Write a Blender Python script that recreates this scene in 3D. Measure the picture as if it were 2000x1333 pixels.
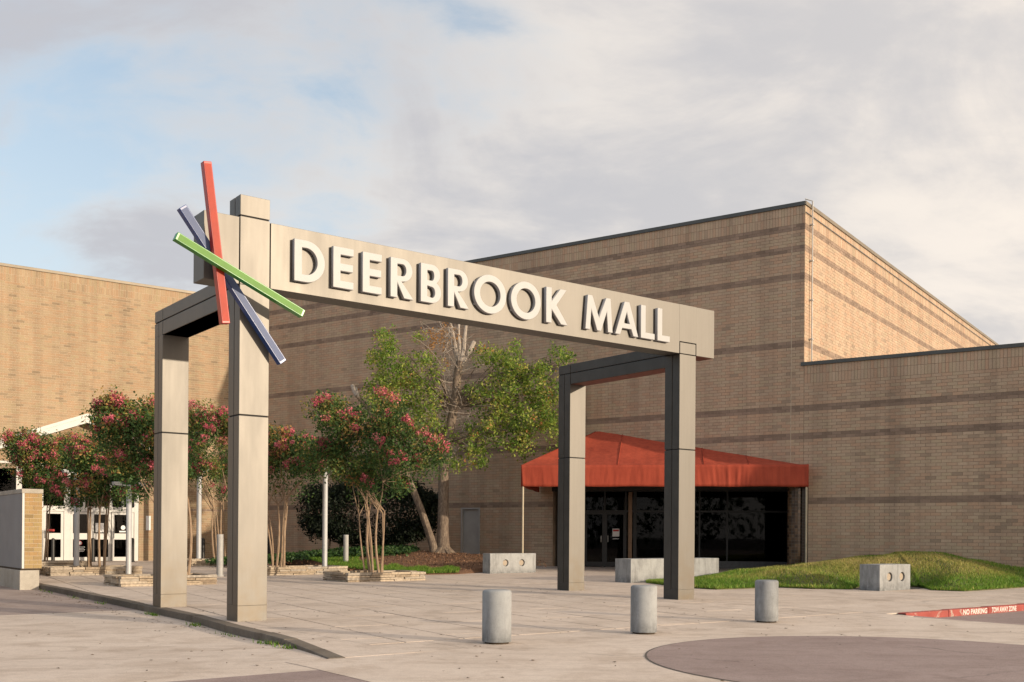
import bpy, bmesh, math, random
import numpy as np
from mathutils import Vector, Matrix

# ------------------------------------------------------------------ scene, camera, light
scene = bpy.context.scene
for o in list(bpy.data.objects):
    bpy.data.objects.remove(o)
COL = scene.collection
rnd = random.Random(7)
rng = np.random.default_rng(7)
R = math.radians

FPX, CPY, PITCH, ROLL, CAMH = 2036.7, 1041.6, 0.002, 0.0071, 1.35     # focal length and horizon in pixels of the 2000 px photo
cp_, sp_, cr_, sr_ = math.cos(PITCH), math.sin(PITCH), math.cos(ROLL), math.sin(ROLL)
FW = np.array([0, cp_, sp_]); UP0 = np.array([0, -sp_, cp_]); RT0 = np.array([1., 0, 0])
RT = cr_ * RT0 + sr_ * UP0; UP = -sr_ * RT0 + cr_ * UP0
CAM = np.array([0, 0, CAMH])
cam_d = bpy.data.cameras.new('camera'); cam = bpy.data.objects.new('camera', cam_d); COL.objects.link(cam)
cam_d.sensor_width = 36; cam_d.lens = FPX / 2000 * 36; cam_d.shift_y = (CPY - 666.5) / 2000
cam_d.clip_start = .1; cam_d.clip_end = 3000
m = Matrix.Identity(4)
for i in range(3):
    m[i][0] = RT[i]; m[i][1] = UP[i]; m[i][2] = -FW[i]; m[i][3] = CAM[i]
cam.matrix_world = m
scene.camera = cam

SUN_AZ, SUN_EL = -30.6, 10.3            # direction TO the sun, degrees from +X, and its height
sdir = Vector((math.cos(R(SUN_AZ)) * math.cos(R(SUN_EL)), math.sin(R(SUN_AZ)) * math.cos(R(SUN_EL)), math.sin(R(SUN_EL))))
sun_d = bpy.data.lights.new('sun', 'SUN'); sun = bpy.data.objects.new('sun', sun_d); COL.objects.link(sun)
sun_d.energy = 2.5; sun_d.angle = R(.6); sun_d.color = (1, .83, .62)
sun.rotation_euler = sdir.to_track_quat('Z', 'Y').to_euler(); sun.location = (30, -20, 20)

world = bpy.data.worlds.new('World'); scene.world = world; world.use_nodes = True
def build_world():
    nt = world.node_tree; N = nt.nodes; L = nt.links; N.clear()
    def n(t, **k):
        x = N.new(t)
        for a, b in k.items(): setattr(x, a, b)
        return x
    def mth(op, a, b=None, c=None):
        x = n('ShaderNodeMath', operation=op)
        for i, v in enumerate((a, b, c)):
            if v is None: continue
            if isinstance(v, (int, float)): x.inputs[i].default_value = v
            else: L.new(v, x.inputs[i])
        return x.outputs[0]
    def mixc(f, a, b):
        x = n('ShaderNodeMix', data_type='RGBA')
        for s, v in ((x.inputs[0], f), (x.inputs[6], a), (x.inputs[7], b)):
            if isinstance(v, (int, float)): s.default_value = v
            elif isinstance(v, tuple): s.default_value = (*v, 1)
            else: L.new(v, s)
        return x.outputs[2]
    def sstep(v, lo, hi):
        x = n('ShaderNodeMapRange', interpolation_type='SMOOTHSTEP')
        L.new(v, x.inputs[0]); x.inputs[1].default_value = lo; x.inputs[2].default_value = hi
        return x.outputs[0]
    out = n('ShaderNodeOutputWorld'); bg = n('ShaderNodeBackground'); L.new(bg.outputs[0], out.inputs[0])
    sky = n('ShaderNodeTexSky', sky_type='NISHITA', sun_disc=False)
    sky.sun_elevation = R(SUN_EL); sky.sun_rotation = R(90 - SUN_AZ); sky.dust_density = 1.2; sky.air_density = 1.0
    tc = n('ShaderNodeTexCoord'); sep = n('ShaderNodeSeparateXYZ'); L.new(tc.outputs['Generated'], sep.inputs[0])
    X, Y, Z = sep.outputs
    zz = mth('ADD', mth('MAXIMUM', Z, 0.0), .34)
    comb = n('ShaderNodeCombineXYZ'); L.new(mth('DIVIDE', X, zz), comb.inputs[0]); L.new(mth('DIVIDE', Y, zz), comb.inputs[1])
    def noise(scale, detail, rough, off, dist=0., sc=(1, 1, 1), rot=0.):
        mp = n('ShaderNodeMapping'); L.new(comb.outputs[0], mp.inputs[0]); mp.inputs['Location'].default_value = off
        mp.inputs['Scale'].default_value = sc; mp.inputs['Rotation'].default_value = (0, 0, rot)
        x = n('ShaderNodeTexNoise'); L.new(mp.outputs[0], x.inputs['Vector'])
        x.inputs['Scale'].default_value = scale; x.inputs['Detail'].default_value = detail
        x.inputs['Roughness'].default_value = rough; x.inputs['Distortion'].default_value = dist
        return x.outputs[0]
    big = noise(1.15, 5, .5, (10.792, 17.206, 1.161), .25)
    mid = noise(2.6, 8, .58, (10.275, 19.049, 2.889), .5, (1, 1.35, 1), R(-28))
    fine = noise(6.5, 7, .6, (9.183, 5.386, 2.74), .3, (1, 1.5, 1), R(-28))
    side = mth('DIVIDE', X, mth('ADD', mth('ABSOLUTE', Y), .35))        # more cloud towards the sun's side of the sky
    cover = mth('ADD', mth('ADD', mth('MULTIPLY', big, .75), mth('MULTIPLY', mid, .4)), mth('MULTIPLY', fine, .2))
    cover = mth('ADD', cover, mth('MULTIPLY', mth('MINIMUM', mth('MAXIMUM', side, -1.), 1.), .36))
    mask = sstep(cover, .53, .70)
    shade = sstep(mth('ADD', mth('ADD', mth('MULTIPLY', mid, .6), mth('MULTIPLY', big, .42)), mth('MULTIPLY', fine, .22)), .52, .74)
    warm = sstep(side, -.5, .7)
    lit = mixc(warm, (4.55, 4.3, 4.05), (4.8, 4.4, 4.0))
    base = mixc(warm, (3.05, 3.05, 3.27), (3.4, 3.28, 3.24))
    cloud = mixc(shade, lit, base)
    hs = n('ShaderNodeMix', data_type='RGBA', blend_type='MULTIPLY'); hs.inputs[0].default_value = 1
    L.new(sky.outputs[0], hs.inputs[6]); hs.inputs[7].default_value = (1.75, 1.55, 1.4, 1)
    low = sstep(Z, .42, .03)
    clear = mixc(mth('MULTIPLY_ADD', low, .5, .35), hs.outputs[2], mixc(low, (2.6, 3.05, 3.75), (3.7, 3.9, 4.25)))
    # the whole sky is brighter and warmer round the low sun
    dt = n('ShaderNodeVectorMath', operation='DOT_PRODUCT'); L.new(tc.outputs['Generated'], dt.inputs[0]); dt.inputs[1].default_value = sdir
    gl = mth('POWER', mth('MAXIMUM', mth('MULTIPLY_ADD', dt.outputs['Value'], .5, .5), 0.), 3.)
    glow = mixc(gl, (1, 1, 1), (2.3, 2.05, 1.75))
    mm = n('ShaderNodeMix', data_type='RGBA', blend_type='MULTIPLY'); mm.inputs[0].default_value = 1
    L.new(mixc(mth('MULTIPLY', mask, .93), clear, cloud), mm.inputs[6]); L.new(glow, mm.inputs[7])
    L.new(mm.outputs[2], bg.inputs[0])
    bg.inputs[1].default_value = .1
build_world()
vs = scene.view_settings
vs.view_transform = 'Standard'; vs.look = 'None'; vs.gamma = 1; vs.use_curve_mapping = False; vs.exposure = .88
try:
    scene.cycles.use_denoising = True
    scene.cycles.max_bounces = 8; scene.cycles.transparent_max_bounces = 16
    scene.cycles.sample_clamp_indirect = 6
except Exception: pass

# ------------------------------------------------------------------ frames of reference
YAW = R(37.02)
AX = np.array([math.cos(YAW), math.sin(YAW)]); BX = np.array([-AX[1], AX[0]])    # the gate's long direction and its depth direction
OG = np.array([-4.1798, 15.9092])                                                  # foot of the gate's front left column
def gz(Y): return max(0., (Y - 18) * .008)                                           # the plaza rises slightly towards the buildings
def P(u, v, z=0): q = OG + u * AX + v * BX; return np.array([q[0], q[1], z])
def UV(x, y): q = np.array([x, y]) - OG; return float(q @ AX), float(q @ BX)
def ray(px, py): d = FW * FPX + RT * (px - 1000) + UP * (CPY - py); return d / d[1]
def atY(px, py, Y): return CAM + ray(px, py) * Y
def gnd(px, py):
    z = 0.
    for _ in range(30):
        d = ray(px, py); p = CAM + d * ((z - CAMH) / d[2]); z = gz(p[1])
    return p
def onv(px, py, v):                                                                  # (u, z) where a sight line meets the plane v = const
    d = ray(px, py); q = CAM[:2] - OG
    t = (v - q @ BX) / (d[:2] @ BX); p = CAM + d * t
    return float((p[:2] - OG) @ AX), float(p[2])
def proj(p):
    X = np.asarray(p, float) - CAM; y = X @ FW
    return 1000 + FPX * (X @ RT) / y, CPY - FPX * (X @ UP) / y

# ------------------------------------------------------------------ object helpers
def link(o, parent=None):
    COL.objects.link(o)
    if parent is not None: o.parent = parent
    return o
def tag(o, label=None, cat=None, group=None, kind=None):
    if label: o['label'] = label
    if cat: o['category'] = cat
    if group: o['group'] = group
    if kind: o['kind'] = kind
    return o
def empty(name, loc, label=None, cat=None, group=None):
    o = bpy.data.objects.new(name, None); o.location = Vector([float(x) for x in loc]); o.empty_display_size = .2
    COL.objects.link(o); return tag(o, label, cat, group)
def copy_tree(o, parent=None):
    c = o.copy(); COL.objects.link(c)
    if parent is not None: c.parent = parent
    for ch in list(o.children): copy_tree(ch, c)
    return c
class MB:
    """collects shapes in world coordinates; build() links them as ONE mesh relative to its thing's base"""
    def __init__(s): s.v = []; s.f = []; s.t = []; s.cur = None
    def add(s, vs, fs):
        k = len(s.v); s.v += [tuple(map(float, x)) for x in vs]; s.f += [tuple(i + k for i in f) for f in fs]
        if s.cur is not None: s.t += [s.cur] * len(vs)
        return s
    def hexa(s, b, t):
        return s.add(list(b) + list(t), [(3, 2, 1, 0), (4, 5, 6, 7), (0, 1, 5, 4), (1, 2, 6, 5), (2, 3, 7, 6), (3, 0, 4, 7)])
    def ubox(s, u0, u1, v0, v1, z0, z1, z0b=None):
        q = [(u0, v0), (u1, v0), (u1, v1), (u0, v1)]
        return s.hexa([P(a, b, z0) for a, b in q], [P(a, b, z1) for a, b in q])
    def fbox(s, o, d, nrm, s0, s1, n0, n1, z0, z1):
        """box in a wall's own frame: s along d, n along the outward normal"""
        o = np.asarray(o, float)[:2]; q = [(s0, n1), (s1, n1), (s1, n0), (s0, n0)]
        g = [o + np.asarray(d) * a + np.asarray(nrm) * b for a, b in q]
        b_ = [(x, y, z0) for x, y in g]; t_ = [(x, y, z1) for x, y in g]
        cr = (g[1] - g[0])[0] * (g[3] - g[0])[1] - (g[1] - g[0])[1] * (g[3] - g[0])[0]
        if cr < 0: b_ = b_[::-1]; t_ = t_[::-1]
        return s.hexa(b_, t_)
    def prism(s, pts, z0, z1):
        n = len(pts); a = sum(pts[i][0] * pts[(i + 1) % n][1] - pts[(i + 1) % n][0] * pts[i][1] for i in range(n))
        if a < 0: pts = pts[::-1]
        f0 = z0 if callable(z0) else (lambda x, y: z0); f1 = z1 if callable(z1) else (lambda x, y: z1)
        vs_ = [(x, y, f0(x, y)) for x, y in pts] + [(x, y, f1(x, y)) for x, y in pts]
        return s.add(vs_, [tuple(range(n))[::-1], tuple(range(n, 2 * n))] + [(i, (i + 1) % n, n + (i + 1) % n, n + i) for i in range(n)])
    def lathe(s, c, prof, n=24):
        c = np.asarray(c, float); vs_ = []; fs = []
        for r, z in prof:
            for k in range(n): vs_.append((c[0] + r * math.cos(2 * math.pi * k / n), c[1] + r * math.sin(2 * math.pi * k / n), c[2] + z))
        for j in range(len(prof) - 1):
            for k in range(n): fs.append((j * n + k, j * n + (k + 1) % n, (j + 1) * n + (k + 1) % n, (j + 1) * n + k))
        fs.append(tuple(range(n))[::-1]); fs.append(tuple((len(prof) - 1) * n + k for k in range(n)))
        return s.add(vs_, fs)
    def tube(s, path, rad, n=7):
        path = [np.asarray(p, float) for p in path]; k0 = len(path)
        if not hasattr(rad, '__len__'): rad = [rad] * k0
        vs_ = []; fs = []; ref = np.array([.31, .17, .93])
        for i, p in enumerate(path):
            t = path[min(i + 1, k0 - 1)] - path[max(i - 1, 0)]; t = t / (np.linalg.norm(t) + 1e-9)
            a = np.cross(t, ref)
            if np.linalg.norm(a) < .2: a = np.cross(t, np.array([1., 0, 0]))
            a /= np.linalg.norm(a); b = np.cross(t, a)
            for k in range(n):
                w = 2 * math.pi * k / n; vs_.append(p + rad[i] * (a * math.cos(w) + b * math.sin(w)))
        for i in range(k0 - 1):
            for k in range(n): fs.append((i * n + k, i * n + (k + 1) % n, (i + 1) * n + (k + 1) % n, (i + 1) * n + k))
        fs.append(tuple(range(n))[::-1]); fs.append(tuple((k0 - 1) * n + k for k in range(n)))
        return s.add(vs_, fs)
    def build(s, name, mat, parent=None, smooth=False, bevel=0., kind=None, label=None):
        loc = np.zeros(3)
        q = parent
        while q is not None: loc = loc + np.array(q.location); q = q.parent
        me = bpy.data.meshes.new(name)
        me.from_pydata([tuple(np.array(x) - loc) for x in s.v], [], s.f); me.update()
        if s.t:
            at_ = me.attributes.new('tone', 'FLOAT', 'POINT'); at_.data.foreach_set('value', np.array(s.t, np.float32))
        if isinstance(mat, (list, tuple)):
            for q in mat: me.materials.append(q)
        else: me.materials.append(mat)
        o = bpy.data.objects.new(name, me); link(o, parent)
        if bevel:
            bm = bmesh.new(); bm.from_mesh(me)
            ed = [e for e in bm.edges if len(e.link_faces) == 2 and e.calc_face_angle(0) > .5]
            bmesh.ops.bevel(bm, geom=ed, offset=bevel, segments=2, profile=.5, affect='EDGES'); bm.to_mesh(me); bm.free()
        if smooth:
            me.polygons.foreach_set('use_smooth', [True] * len(me.polygons))
            try: me.set_sharp_from_angle(angle=R(40))
            except Exception: pass
        tag(o, label, None, None, kind)
        return o
def np_mesh(name, verts, faces, mat, parent=None, attrs=None, kind=None, loc=None):
    """big meshes straight from numpy arrays; faces is (n,k)"""
    if loc is None:
        loc = np.zeros(3); q = parent
        while q is not None: loc = loc + np.array(q.location); q = q.parent
    verts = np.asarray(verts, np.float32) - np.asarray(loc, np.float32); faces = np.asarray(faces, np.int32)
    me = bpy.data.meshes.new(name); k = faces.shape[1]
    me.vertices.add(len(verts)); me.vertices.foreach_set('co', verts.ravel())
    me.loops.add(faces.size); me.loops.foreach_set('vertex_index', faces.ravel())
    me.polygons.add(len(faces)); me.polygons.foreach_set('loop_start', np.arange(len(faces), dtype=np.int32) * k)
    me.polygons.foreach_set('loop_total', np.full(len(faces), k, np.int32))
    me.update(calc_edges=True); me.polygons.foreach_set('use_smooth', np.zeros(len(faces), bool))
    for a, val in (attrs or {}).items():
        at_ = me.attributes.new(a, 'FLOAT', 'POINT'); at_.data.foreach_set('value', np.asarray(val, np.float32))
    me.materials.append(mat)
    o = bpy.data.objects.new(name, me); link(o, parent); tag(o, kind=kind)
    return o

# ------------------------------------------------------------------ materials
def new_mat(name):
    m_ = bpy.data.materials.new(name); m_.use_nodes = True
    nt = m_.node_tree; return m_, nt, nt.nodes, nt.links, nt.nodes['Principled BSDF']
def ramp(N, L, fac, stops):
    r = N.new('ShaderNodeValToRGB'); L.new(fac, r.inputs[0]); e = r.color_ramp.elements
    while len(e) < len(stops): e.new(.5)
    for i, (p_, c) in enumerate(stops): e[i].position = p_; e[i].color = (*c, 1)
    return r.outputs[0]
def tex(N, L, kind, scale, detail=4, rough=.55, src='Object', sc=None, rot=None, dist=0.):
    tc = N.new('ShaderNodeTexCoord'); v = tc.outputs[src]
    if src == 'World':
        v = N.new('ShaderNodeNewGeometry').outputs['Position']
    if sc or rot:
        mp = N.new('ShaderNodeMapping'); L.new(v, mp.inputs[0]); v = mp.outputs[0]
        if sc: mp.inputs['Scale'].default_value = sc
        if rot: mp.inputs['Rotation'].default_value = rot
    t = N.new('ShaderNodeTex' + kind); L.new(v, t.inputs['Vector']); t.inputs['Scale'].default_value = scale
    if kind == 'Noise':
        t.inputs['Detail'].default_value = detail; t.inputs['Roughness'].default_value = rough; t.inputs['Distortion'].default_value = dist
    return t.outputs[0]
def wpos(N): return N.new('ShaderNodeNewGeometry').outputs['Position']
def wtex(N, L, scale, detail=4, rough=.55, sc=None, rot=None, dist=0.):
    v = wpos(N)
    if sc or rot:
        mp = N.new('ShaderNodeMapping'); L.new(v, mp.inputs[0]); v = mp.outputs[0]
        if rot: mp.inputs['Rotation'].default_value = rot
        if sc: mp.inputs['Scale'].default_value = sc
    t = N.new('ShaderNodeTexNoise'); L.new(v, t.inputs['Vector']); t.inputs['Scale'].default_value = scale
    t.inputs['Detail'].default_value = detail; t.inputs['Roughness'].default_value = rough; t.inputs['Distortion'].default_value = dist
    return t.outputs[0]
def mix(N, L, f, a, b, mode='MIX'):
    x = N.new('ShaderNodeMix'); x.data_type = 'RGBA'; x.blend_type = mode
    for s_, v in ((x.inputs[0], f), (x.inputs[6], a), (x.inputs[7], b)):
        if isinstance(v, (int, float)): s_.default_value = v
        elif isinstance(v, tuple): s_.default_value = (*v, 1)
        else: L.new(v, s_)
    return x.outputs[2]
def bump(N, L, b, h, strength, dist=.01):
    x = N.new('ShaderNodeBump'); x.inputs['Strength'].default_value = strength; x.inputs['Distance'].default_value = dist
    L.new(h, x.inputs['Height']); L.new(x.outputs[0], b.inputs['Normal'])
def mapr(N, L, v, a, b, c=0., d=1.):
    x = N.new('ShaderNodeMapRange'); L.new(v, x.inputs[0])
    for i, q in enumerate((a, b, c, d)): x.inputs[i + 1].default_value = q
    return x.outputs[0]
def plain(name, col, rough=.6, metal=0., var=.12, scale=6., bmp=0., bscale=60., spec=.5, world_=True):
    m_, nt, N, L, b = new_mat(name)
    f = wtex(N, L, scale, 5)
    lo = tuple(c * (1 - var) for c in col); hi = tuple(min(1, c * (1 + var)) for c in col)
    L.new(ramp(N, L, f, [(.3, lo), (.7, hi)]), b.inputs['Base Color'])
    b.inputs['Roughness'].default_value = rough; b.inputs['Metallic'].default_value = metal
    b.inputs['Specular IOR Level'].default_value = spec
    if bmp: bump(N, L, b, wtex(N, L, bscale, 4), bmp)
    return m_

def brick_mat(name, pale, dark, single=False, sunk=False):
    m_, nt, N, L, b = new_mat(name)
    if single: tone = N.new('ShaderNodeObjectInfo').outputs['Random']
    else:
        a = N.new('ShaderNodeAttribute'); a.attribute_name = 'tone'; tone = a.outputs['Fac']
    d = tuple(c * .66 for c in pale); w = (pale[0] * 1.04, pale[1] * .93, pale[2] * .88); h = tuple(min(1, c * 1.16) for c in pale)
    c1 = ramp(N, L, tone, [(0., tuple(c * .7 for c in pale)), (.14, tuple(c * .88 for c in pale)), (.35, w), (.6, pale), (.85, (pale[0] * .98, pale[1] * 1.01, pale[2] * .96)), (1., tuple(c * 1.1 for c in pale))])
    if not single:
        k = N.new('ShaderNodeAttribute'); k.attribute_name = 'band'
        c2 = ramp(N, L, tone, [(0., tuple(c * .75 for c in dark)), (.5, dark), (1., tuple(c * 1.25 for c in dark))])
        c1 = mix(N, L, k.outputs['Fac'], c1, c2)
    big = wtex(N, L, .35, 6, .6)
    c1 = mix(N, L, 1., c1, ramp(N, L, big, [(.28, (.91, .905, .90)), (.5, (1, 1, 1)), (.72, (1.05, 1.05, 1.04))]), 'MULTIPLY')
    streak = wtex(N, L, 1., 5, .6, sc=(1.6, 1.6, .09))
    c1 = mix(N, L, .6, c1, ramp(N, L, streak, [(.33, (.7, .69, .7)), (.55, (1.03, 1.03, 1.03))]), 'MULTIPLY')
    gr = wtex(N, L, 45, 4)
    c1 = mix(N, L, 1., c1, ramp(N, L, gr, [(.25, (.86, .86, .86)), (.75, (1.12, 1.12, 1.12))]), 'MULTIPLY')
    L.new(c1, b.inputs['Base Color']); b.inputs['Roughness'].default_value = .85; b.inputs['Specular IOR Level'].default_value = .25
    bump(N, L, b, gr, .35, .004)
    return m_
TAN = (.465, .350, .255); DARKB = (.275, .2, .152)
M_brick = brick_mat('brick', TAN, DARKB)
M_brick1 = brick_mat('brick_single', TAN, DARKB, True)
M_brick_wing = brick_mat('wing_brick', (.355, .265, .172), DARKB)
M_yb = brick_mat('yellow_brick', (.33, .235, .115), DARKB, True)
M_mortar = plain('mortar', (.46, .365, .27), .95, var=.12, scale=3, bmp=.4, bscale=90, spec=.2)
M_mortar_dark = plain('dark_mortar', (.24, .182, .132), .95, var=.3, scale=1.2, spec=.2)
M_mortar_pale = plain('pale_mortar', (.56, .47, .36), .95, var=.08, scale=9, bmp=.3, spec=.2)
M_bronze = plain('bronze_coping', (.085, .085, .08), .42, .35, .12, 2)
M_coping_tan = plain('tan_coping', (.2, .165, .12), .5, .2, .12, 2)
M_white = plain('white_paint', (.5, .49, .47), .45, var=.05, scale=3)
M_pole = plain('pole_paint', (.42, .43, .445), .4, var=.05, scale=4)
M_dark = plain('dark_core', (.012, .012, .012), .8)
M_black = plain('black_metal', (.012, .012, .013), .4)
M_int = plain('dark_interior', (.03, .028, .026), .9)
M_alu = plain('door_metal', (.55, .55, .54), .3, .8, .06)
M_letter = plain('letter_white', (.38, .385, .39), .5, var=.03, scale=5)
M_return = plain('letter_return', (.42, .42, .43), .4, 0, .05)
M_pipe = plain('pipe_white', (.5, .48, .45), .5)

def gate_mat():
    m_, nt, N, L, b = new_mat('champagne_metal')
    f = wtex(N, L, 1.2, 6, .6, sc=(1.5, 1.5, .35)); g = wtex(N, L, 16, 5, .6, sc=(1, 1, .05))
    c = ramp(N, L, f, [(.25, (.143, .134, .121)), (.5, (.163, .153, .139)), (.75, (.174, .165, .151))])
    c = mix(N, L, .24, c, ramp(N, L, g, [(.3, (.78, .77, .75)), (.7, (1.08, 1.08, 1.08))]), 'MULTIPLY')
    z = N.new('ShaderNodeSeparateXYZ'); L.new(wpos(N), z.inputs[0])
    dirt = N.new('ShaderNodeMath'); dirt.operation = 'MULTIPLY'; L.new(mapr(N, L, z.outputs[2], 1.4, 0.), dirt.inputs[0]); L.new(mapr(N, L, wtex(N, L, 3.5, 5, .6), .35, .7), dirt.inputs[1])
    c = mix(N, L, dirt.outputs[0], c, (.15, .125, .095))
    L.new(c, b.inputs['Base Color']); b.inputs['Metallic'].default_value = .75
    L.new(mapr(N, L, f, .3, .7, .47, .57), b.inputs['Roughness'])
    bump(N, L, b, wtex(N, L, 1.7, 2), .06, .02)
    return m_
M_gate = gate_mat()
M_soffit_refl = plain('red_reflection_soffit', (.16, .045, .03), .55, .1)  # reflection in the metal undersides, painted as a red-brown colour

def stained(name, cols, rough=.88, stain=(.6, .57, .54), spk=.5, spk_scale=60., crack=True, bmp=.25, pst=.55, foot=False):
    """weathered concrete or asphalt: patches, stains, speckle"""
    m_, nt, N, L, b = new_mat(name)
    a = wtex(N, L, .45, 7, .62, dist=.6)
    c = ramp(N, L, a, [(.25, cols[0]), (.5, cols[1]), (.75, cols[2])])
    s1 = wtex(N, L, 1.3, 8, .65, dist=.8)
    c = mix(N, L, pst, c, ramp(N, L, s1, [(.33, stain), (.52, (1, 1, 1))]), 'MULTIPLY')
    sp1 = wtex(N, L, spk_scale, 3, .7)
    c = mix(N, L, spk, c, ramp(N, L, sp1, [(.28, (.6, .59, .58)), (.5, (1, 1, 1)), (.75, (1.2, 1.2, 1.2))]), 'MULTIPLY')
    sp2 = wtex(N, L, 9., 5, .7)
    c = mix(N, L, .5, c, ramp(N, L, sp2, [(.3, (.8, .79, .78)), (.55, (1.05, 1.05, 1.05))]), 'MULTIPLY')
    if foot:
        tco = N.new('ShaderNodeTexCoord'); sz = N.new('ShaderNodeSeparateXYZ'); L.new(tco.outputs['Object'], sz.inputs[0])
        fm_ = N.new('ShaderNodeMath'); fm_.operation = 'MULTIPLY'; L.new(mapr(N, L, sz.outputs[2], .22, .0), fm_.inputs[0]); L.new(mapr(N, L, wtex(N, L, 7., 5, .7), .3, .62), fm_.inputs[1])
        c = mix(N, L, fm_.outputs[0], c, tuple(x * .5 for x in cols[0]))
        c = mix(N, L, .8, c, ramp(N, L, wtex(N, L, 2.2, 7, .7, sc=(2.5, 2.5, .5)), [(.36, (.68, .67, .66)), (.5, (1, 1, 1)), (.7, (1.1, 1.1, 1.08))]), 'MULTIPLY')
    else:
        vs2 = N.new('ShaderNodeTexVoronoi'); vs2.inputs['Scale'].default_value = 1.9; L.new(wpos(N), vs2.inputs['Vector'])
        sc2 = N.new('ShaderNodeSeparateColor'); L.new(vs2.outputs['Color'], sc2.inputs[0])
        rad = N.new('ShaderNodeMath'); rad.operation = 'MULTIPLY'; L.new(sc2.outputs[0], rad.inputs[0]); rad.inputs[1].default_value = .075
        df = N.new('ShaderNodeMath'); df.operation = 'LESS_THAN'; L.new(vs2.outputs['Distance'], df.inputs[0]); L.new(rad.outputs[0], df.inputs[1])
        am = N.new('ShaderNodeMath'); am.operation = 'MULTIPLY'; L.new(df.outputs[0], am.inputs[0]); L.new(mapr(N, L, sc2.outputs[1], .45, 1., 0., .45), am.inputs[1])
        c = mix(N, L, am.outputs[0], c, tuple(x * .4 for x in cols[0]))
        tyre = wtex(N, L, 1., 6, .6, sc=(.5, 3.2, 1), rot=(0, 0, R(-9)))
        c = mix(N, L, .55, c, ramp(N, L, tyre, [(.34, (.82, .805, .79)), (.5, (1, 1, 1)), (.68, (1.05, 1.05, 1.05))]), 'MULTIPLY')
    if crack:
        vo = N.new('ShaderNodeTexVoronoi'); vo.feature = 'DISTANCE_TO_EDGE'; vo.inputs['Scale'].default_value = .23
        nz = N.new('ShaderNodeTexNoise'); nz.inputs['Scale'].default_value = 1.1; nz.inputs['Detail'].default_value = 6; L.new(wpos(N), nz.inputs['Vector'])
        vm = N.new('ShaderNodeVectorMath'); vm.operation = 'MULTIPLY_ADD'; L.new(nz.outputs['Color'], vm.inputs[0]); vm.inputs[1].default_value = (.9, .9, 0); L.new(wpos(N), vm.inputs[2])
        L.new(vm.outputs[0], vo.inputs['Vector'])
        gate = mapr(N, L, wtex(N, L, .5, 3), .5, .6)
        k = N.new('ShaderNodeMath'); k.operation = 'MULTIPLY'; L.new(mapr(N, L, vo.outputs[0], .004, .001), k.inputs[0]); L.new(gate, k.inputs[1])
        k2 = N.new('ShaderNodeMath'); k2.operation = 'MULTIPLY'; k2.inputs[1].default_value = .55; L.new(k.outputs[0], k2.inputs[0])
        c = mix(N, L, k2.outputs[0], c, tuple(x * .35 for x in cols[0]))
    L.new(c, b.inputs['Base Color']); b.inputs['Roughness'].default_value = rough; b.inputs['Specular IOR Level'].default_value = .3
    bump(N, L, b, sp1, bmp, .006)
    return m_
M_conc = stained('plaza_concrete', [(.52, .435, .365), (.585, .495, .42), (.635, .545, .47)], crack=False)
M_apron = stained('driveway_concrete', [(.54, .455, .385), (.605, .515, .44), (.65, .565, .49)], stain=(.68, .63, .58))
M_pink = stained('pink_paving', [(.275, .213, .198), (.315, .245, .228), (.35, .278, .26)], stain=(.72, .68, .66), spk=.75, bmp=.5)
M_pinkroad = stained('faded_road', [(.30, .24, .215), (.34, .275, .245), (.38, .31, .28)], stain=(.7, .66, .62), spk=.6)
M_joint = plain('joint_dirt', (.10, .085, .07), .95)
M_kerb = stained('kerb_concrete', [(.10, .085, .068), (.155, .13, .105), (.23, .2, .165)], stain=(.45, .42, .38), crack=False)
M_asph = stained('asphalt', [(.05, .05, .05), (.06, .058, .055), (.075, .07, .068)], crack=False)
M_cyl = stained('bollard_concrete', [(.25, .262, .275), (.30, .31, .318), (.35, .35, .35)], stain=(.8, .79, .78), spk=.35, spk_scale=90, crack=False, pst=.7, foot=True)
M_bench = stained('bench_concrete', [(.28, .292, .302), (.335, .343, .347), (.39, .392, .388)], stain=(.72, .71, .7), spk=.4, crack=False, pst=.7, foot=True)
M_plug = plain('plug_concrete', (.36, .30, .235), .85, var=.12, scale=30)
M_stucco = plain('grey_stucco', (.255, .25, .25), .9, var=.08, scale=1.5, bmp=.3, bscale=40)
M_creamc = stained('cream_concrete', [(.33, .30, .255), (.40, .37, .32), (.45, .42, .37)], stain=(.7, .66, .6), crack=False)
def flag_mat():
    m_, nt, N, L, b = new_mat('flagstone')
    r = N.new('ShaderNodeObjectInfo').outputs['Random']
    c = ramp(N, L, r, [(0., (.26, .205, .15)), (.3, (.40, .33, .245)), (.65, (.47, .40, .315)), (1., (.34, .31, .27))])
    c = mix(N, L, 1., c, ramp(N, L, wtex(N, L, 14, 6, .65), [(.3, (.6, .58, .56)), (.65, (1.12, 1.1, 1.08))]), 'MULTIPLY')
    L.new(c, b.inputs['Base Color']); b.inputs['Roughness'].default_value = .9
    bump(N, L, b, wtex(N, L, 22, 6, .65), .7, .012)
    return m_
M_flag = flag_mat()
M_soil = plain('soil', (.05, .035, .022), .95, var=.4, scale=25, bmp=.8, bscale=40)
def mulch_mat():
    m_, nt, N, L, b = new_mat('mulch')
    a = wtex(N, L, 30, 6, .7, sc=(1, 1, 2))
    L.new(ramp(N, L, a, [(.3, (.07, .035, .02)), (.5, (.17, .085, .045)), (.7, (.27, .15, .085))]), b.inputs['Base Color'])
    b.inputs['Roughness'].default_value = .95; bump(N, L, b, a, 1., .05); return m_
M_mulch = mulch_mat()
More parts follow.
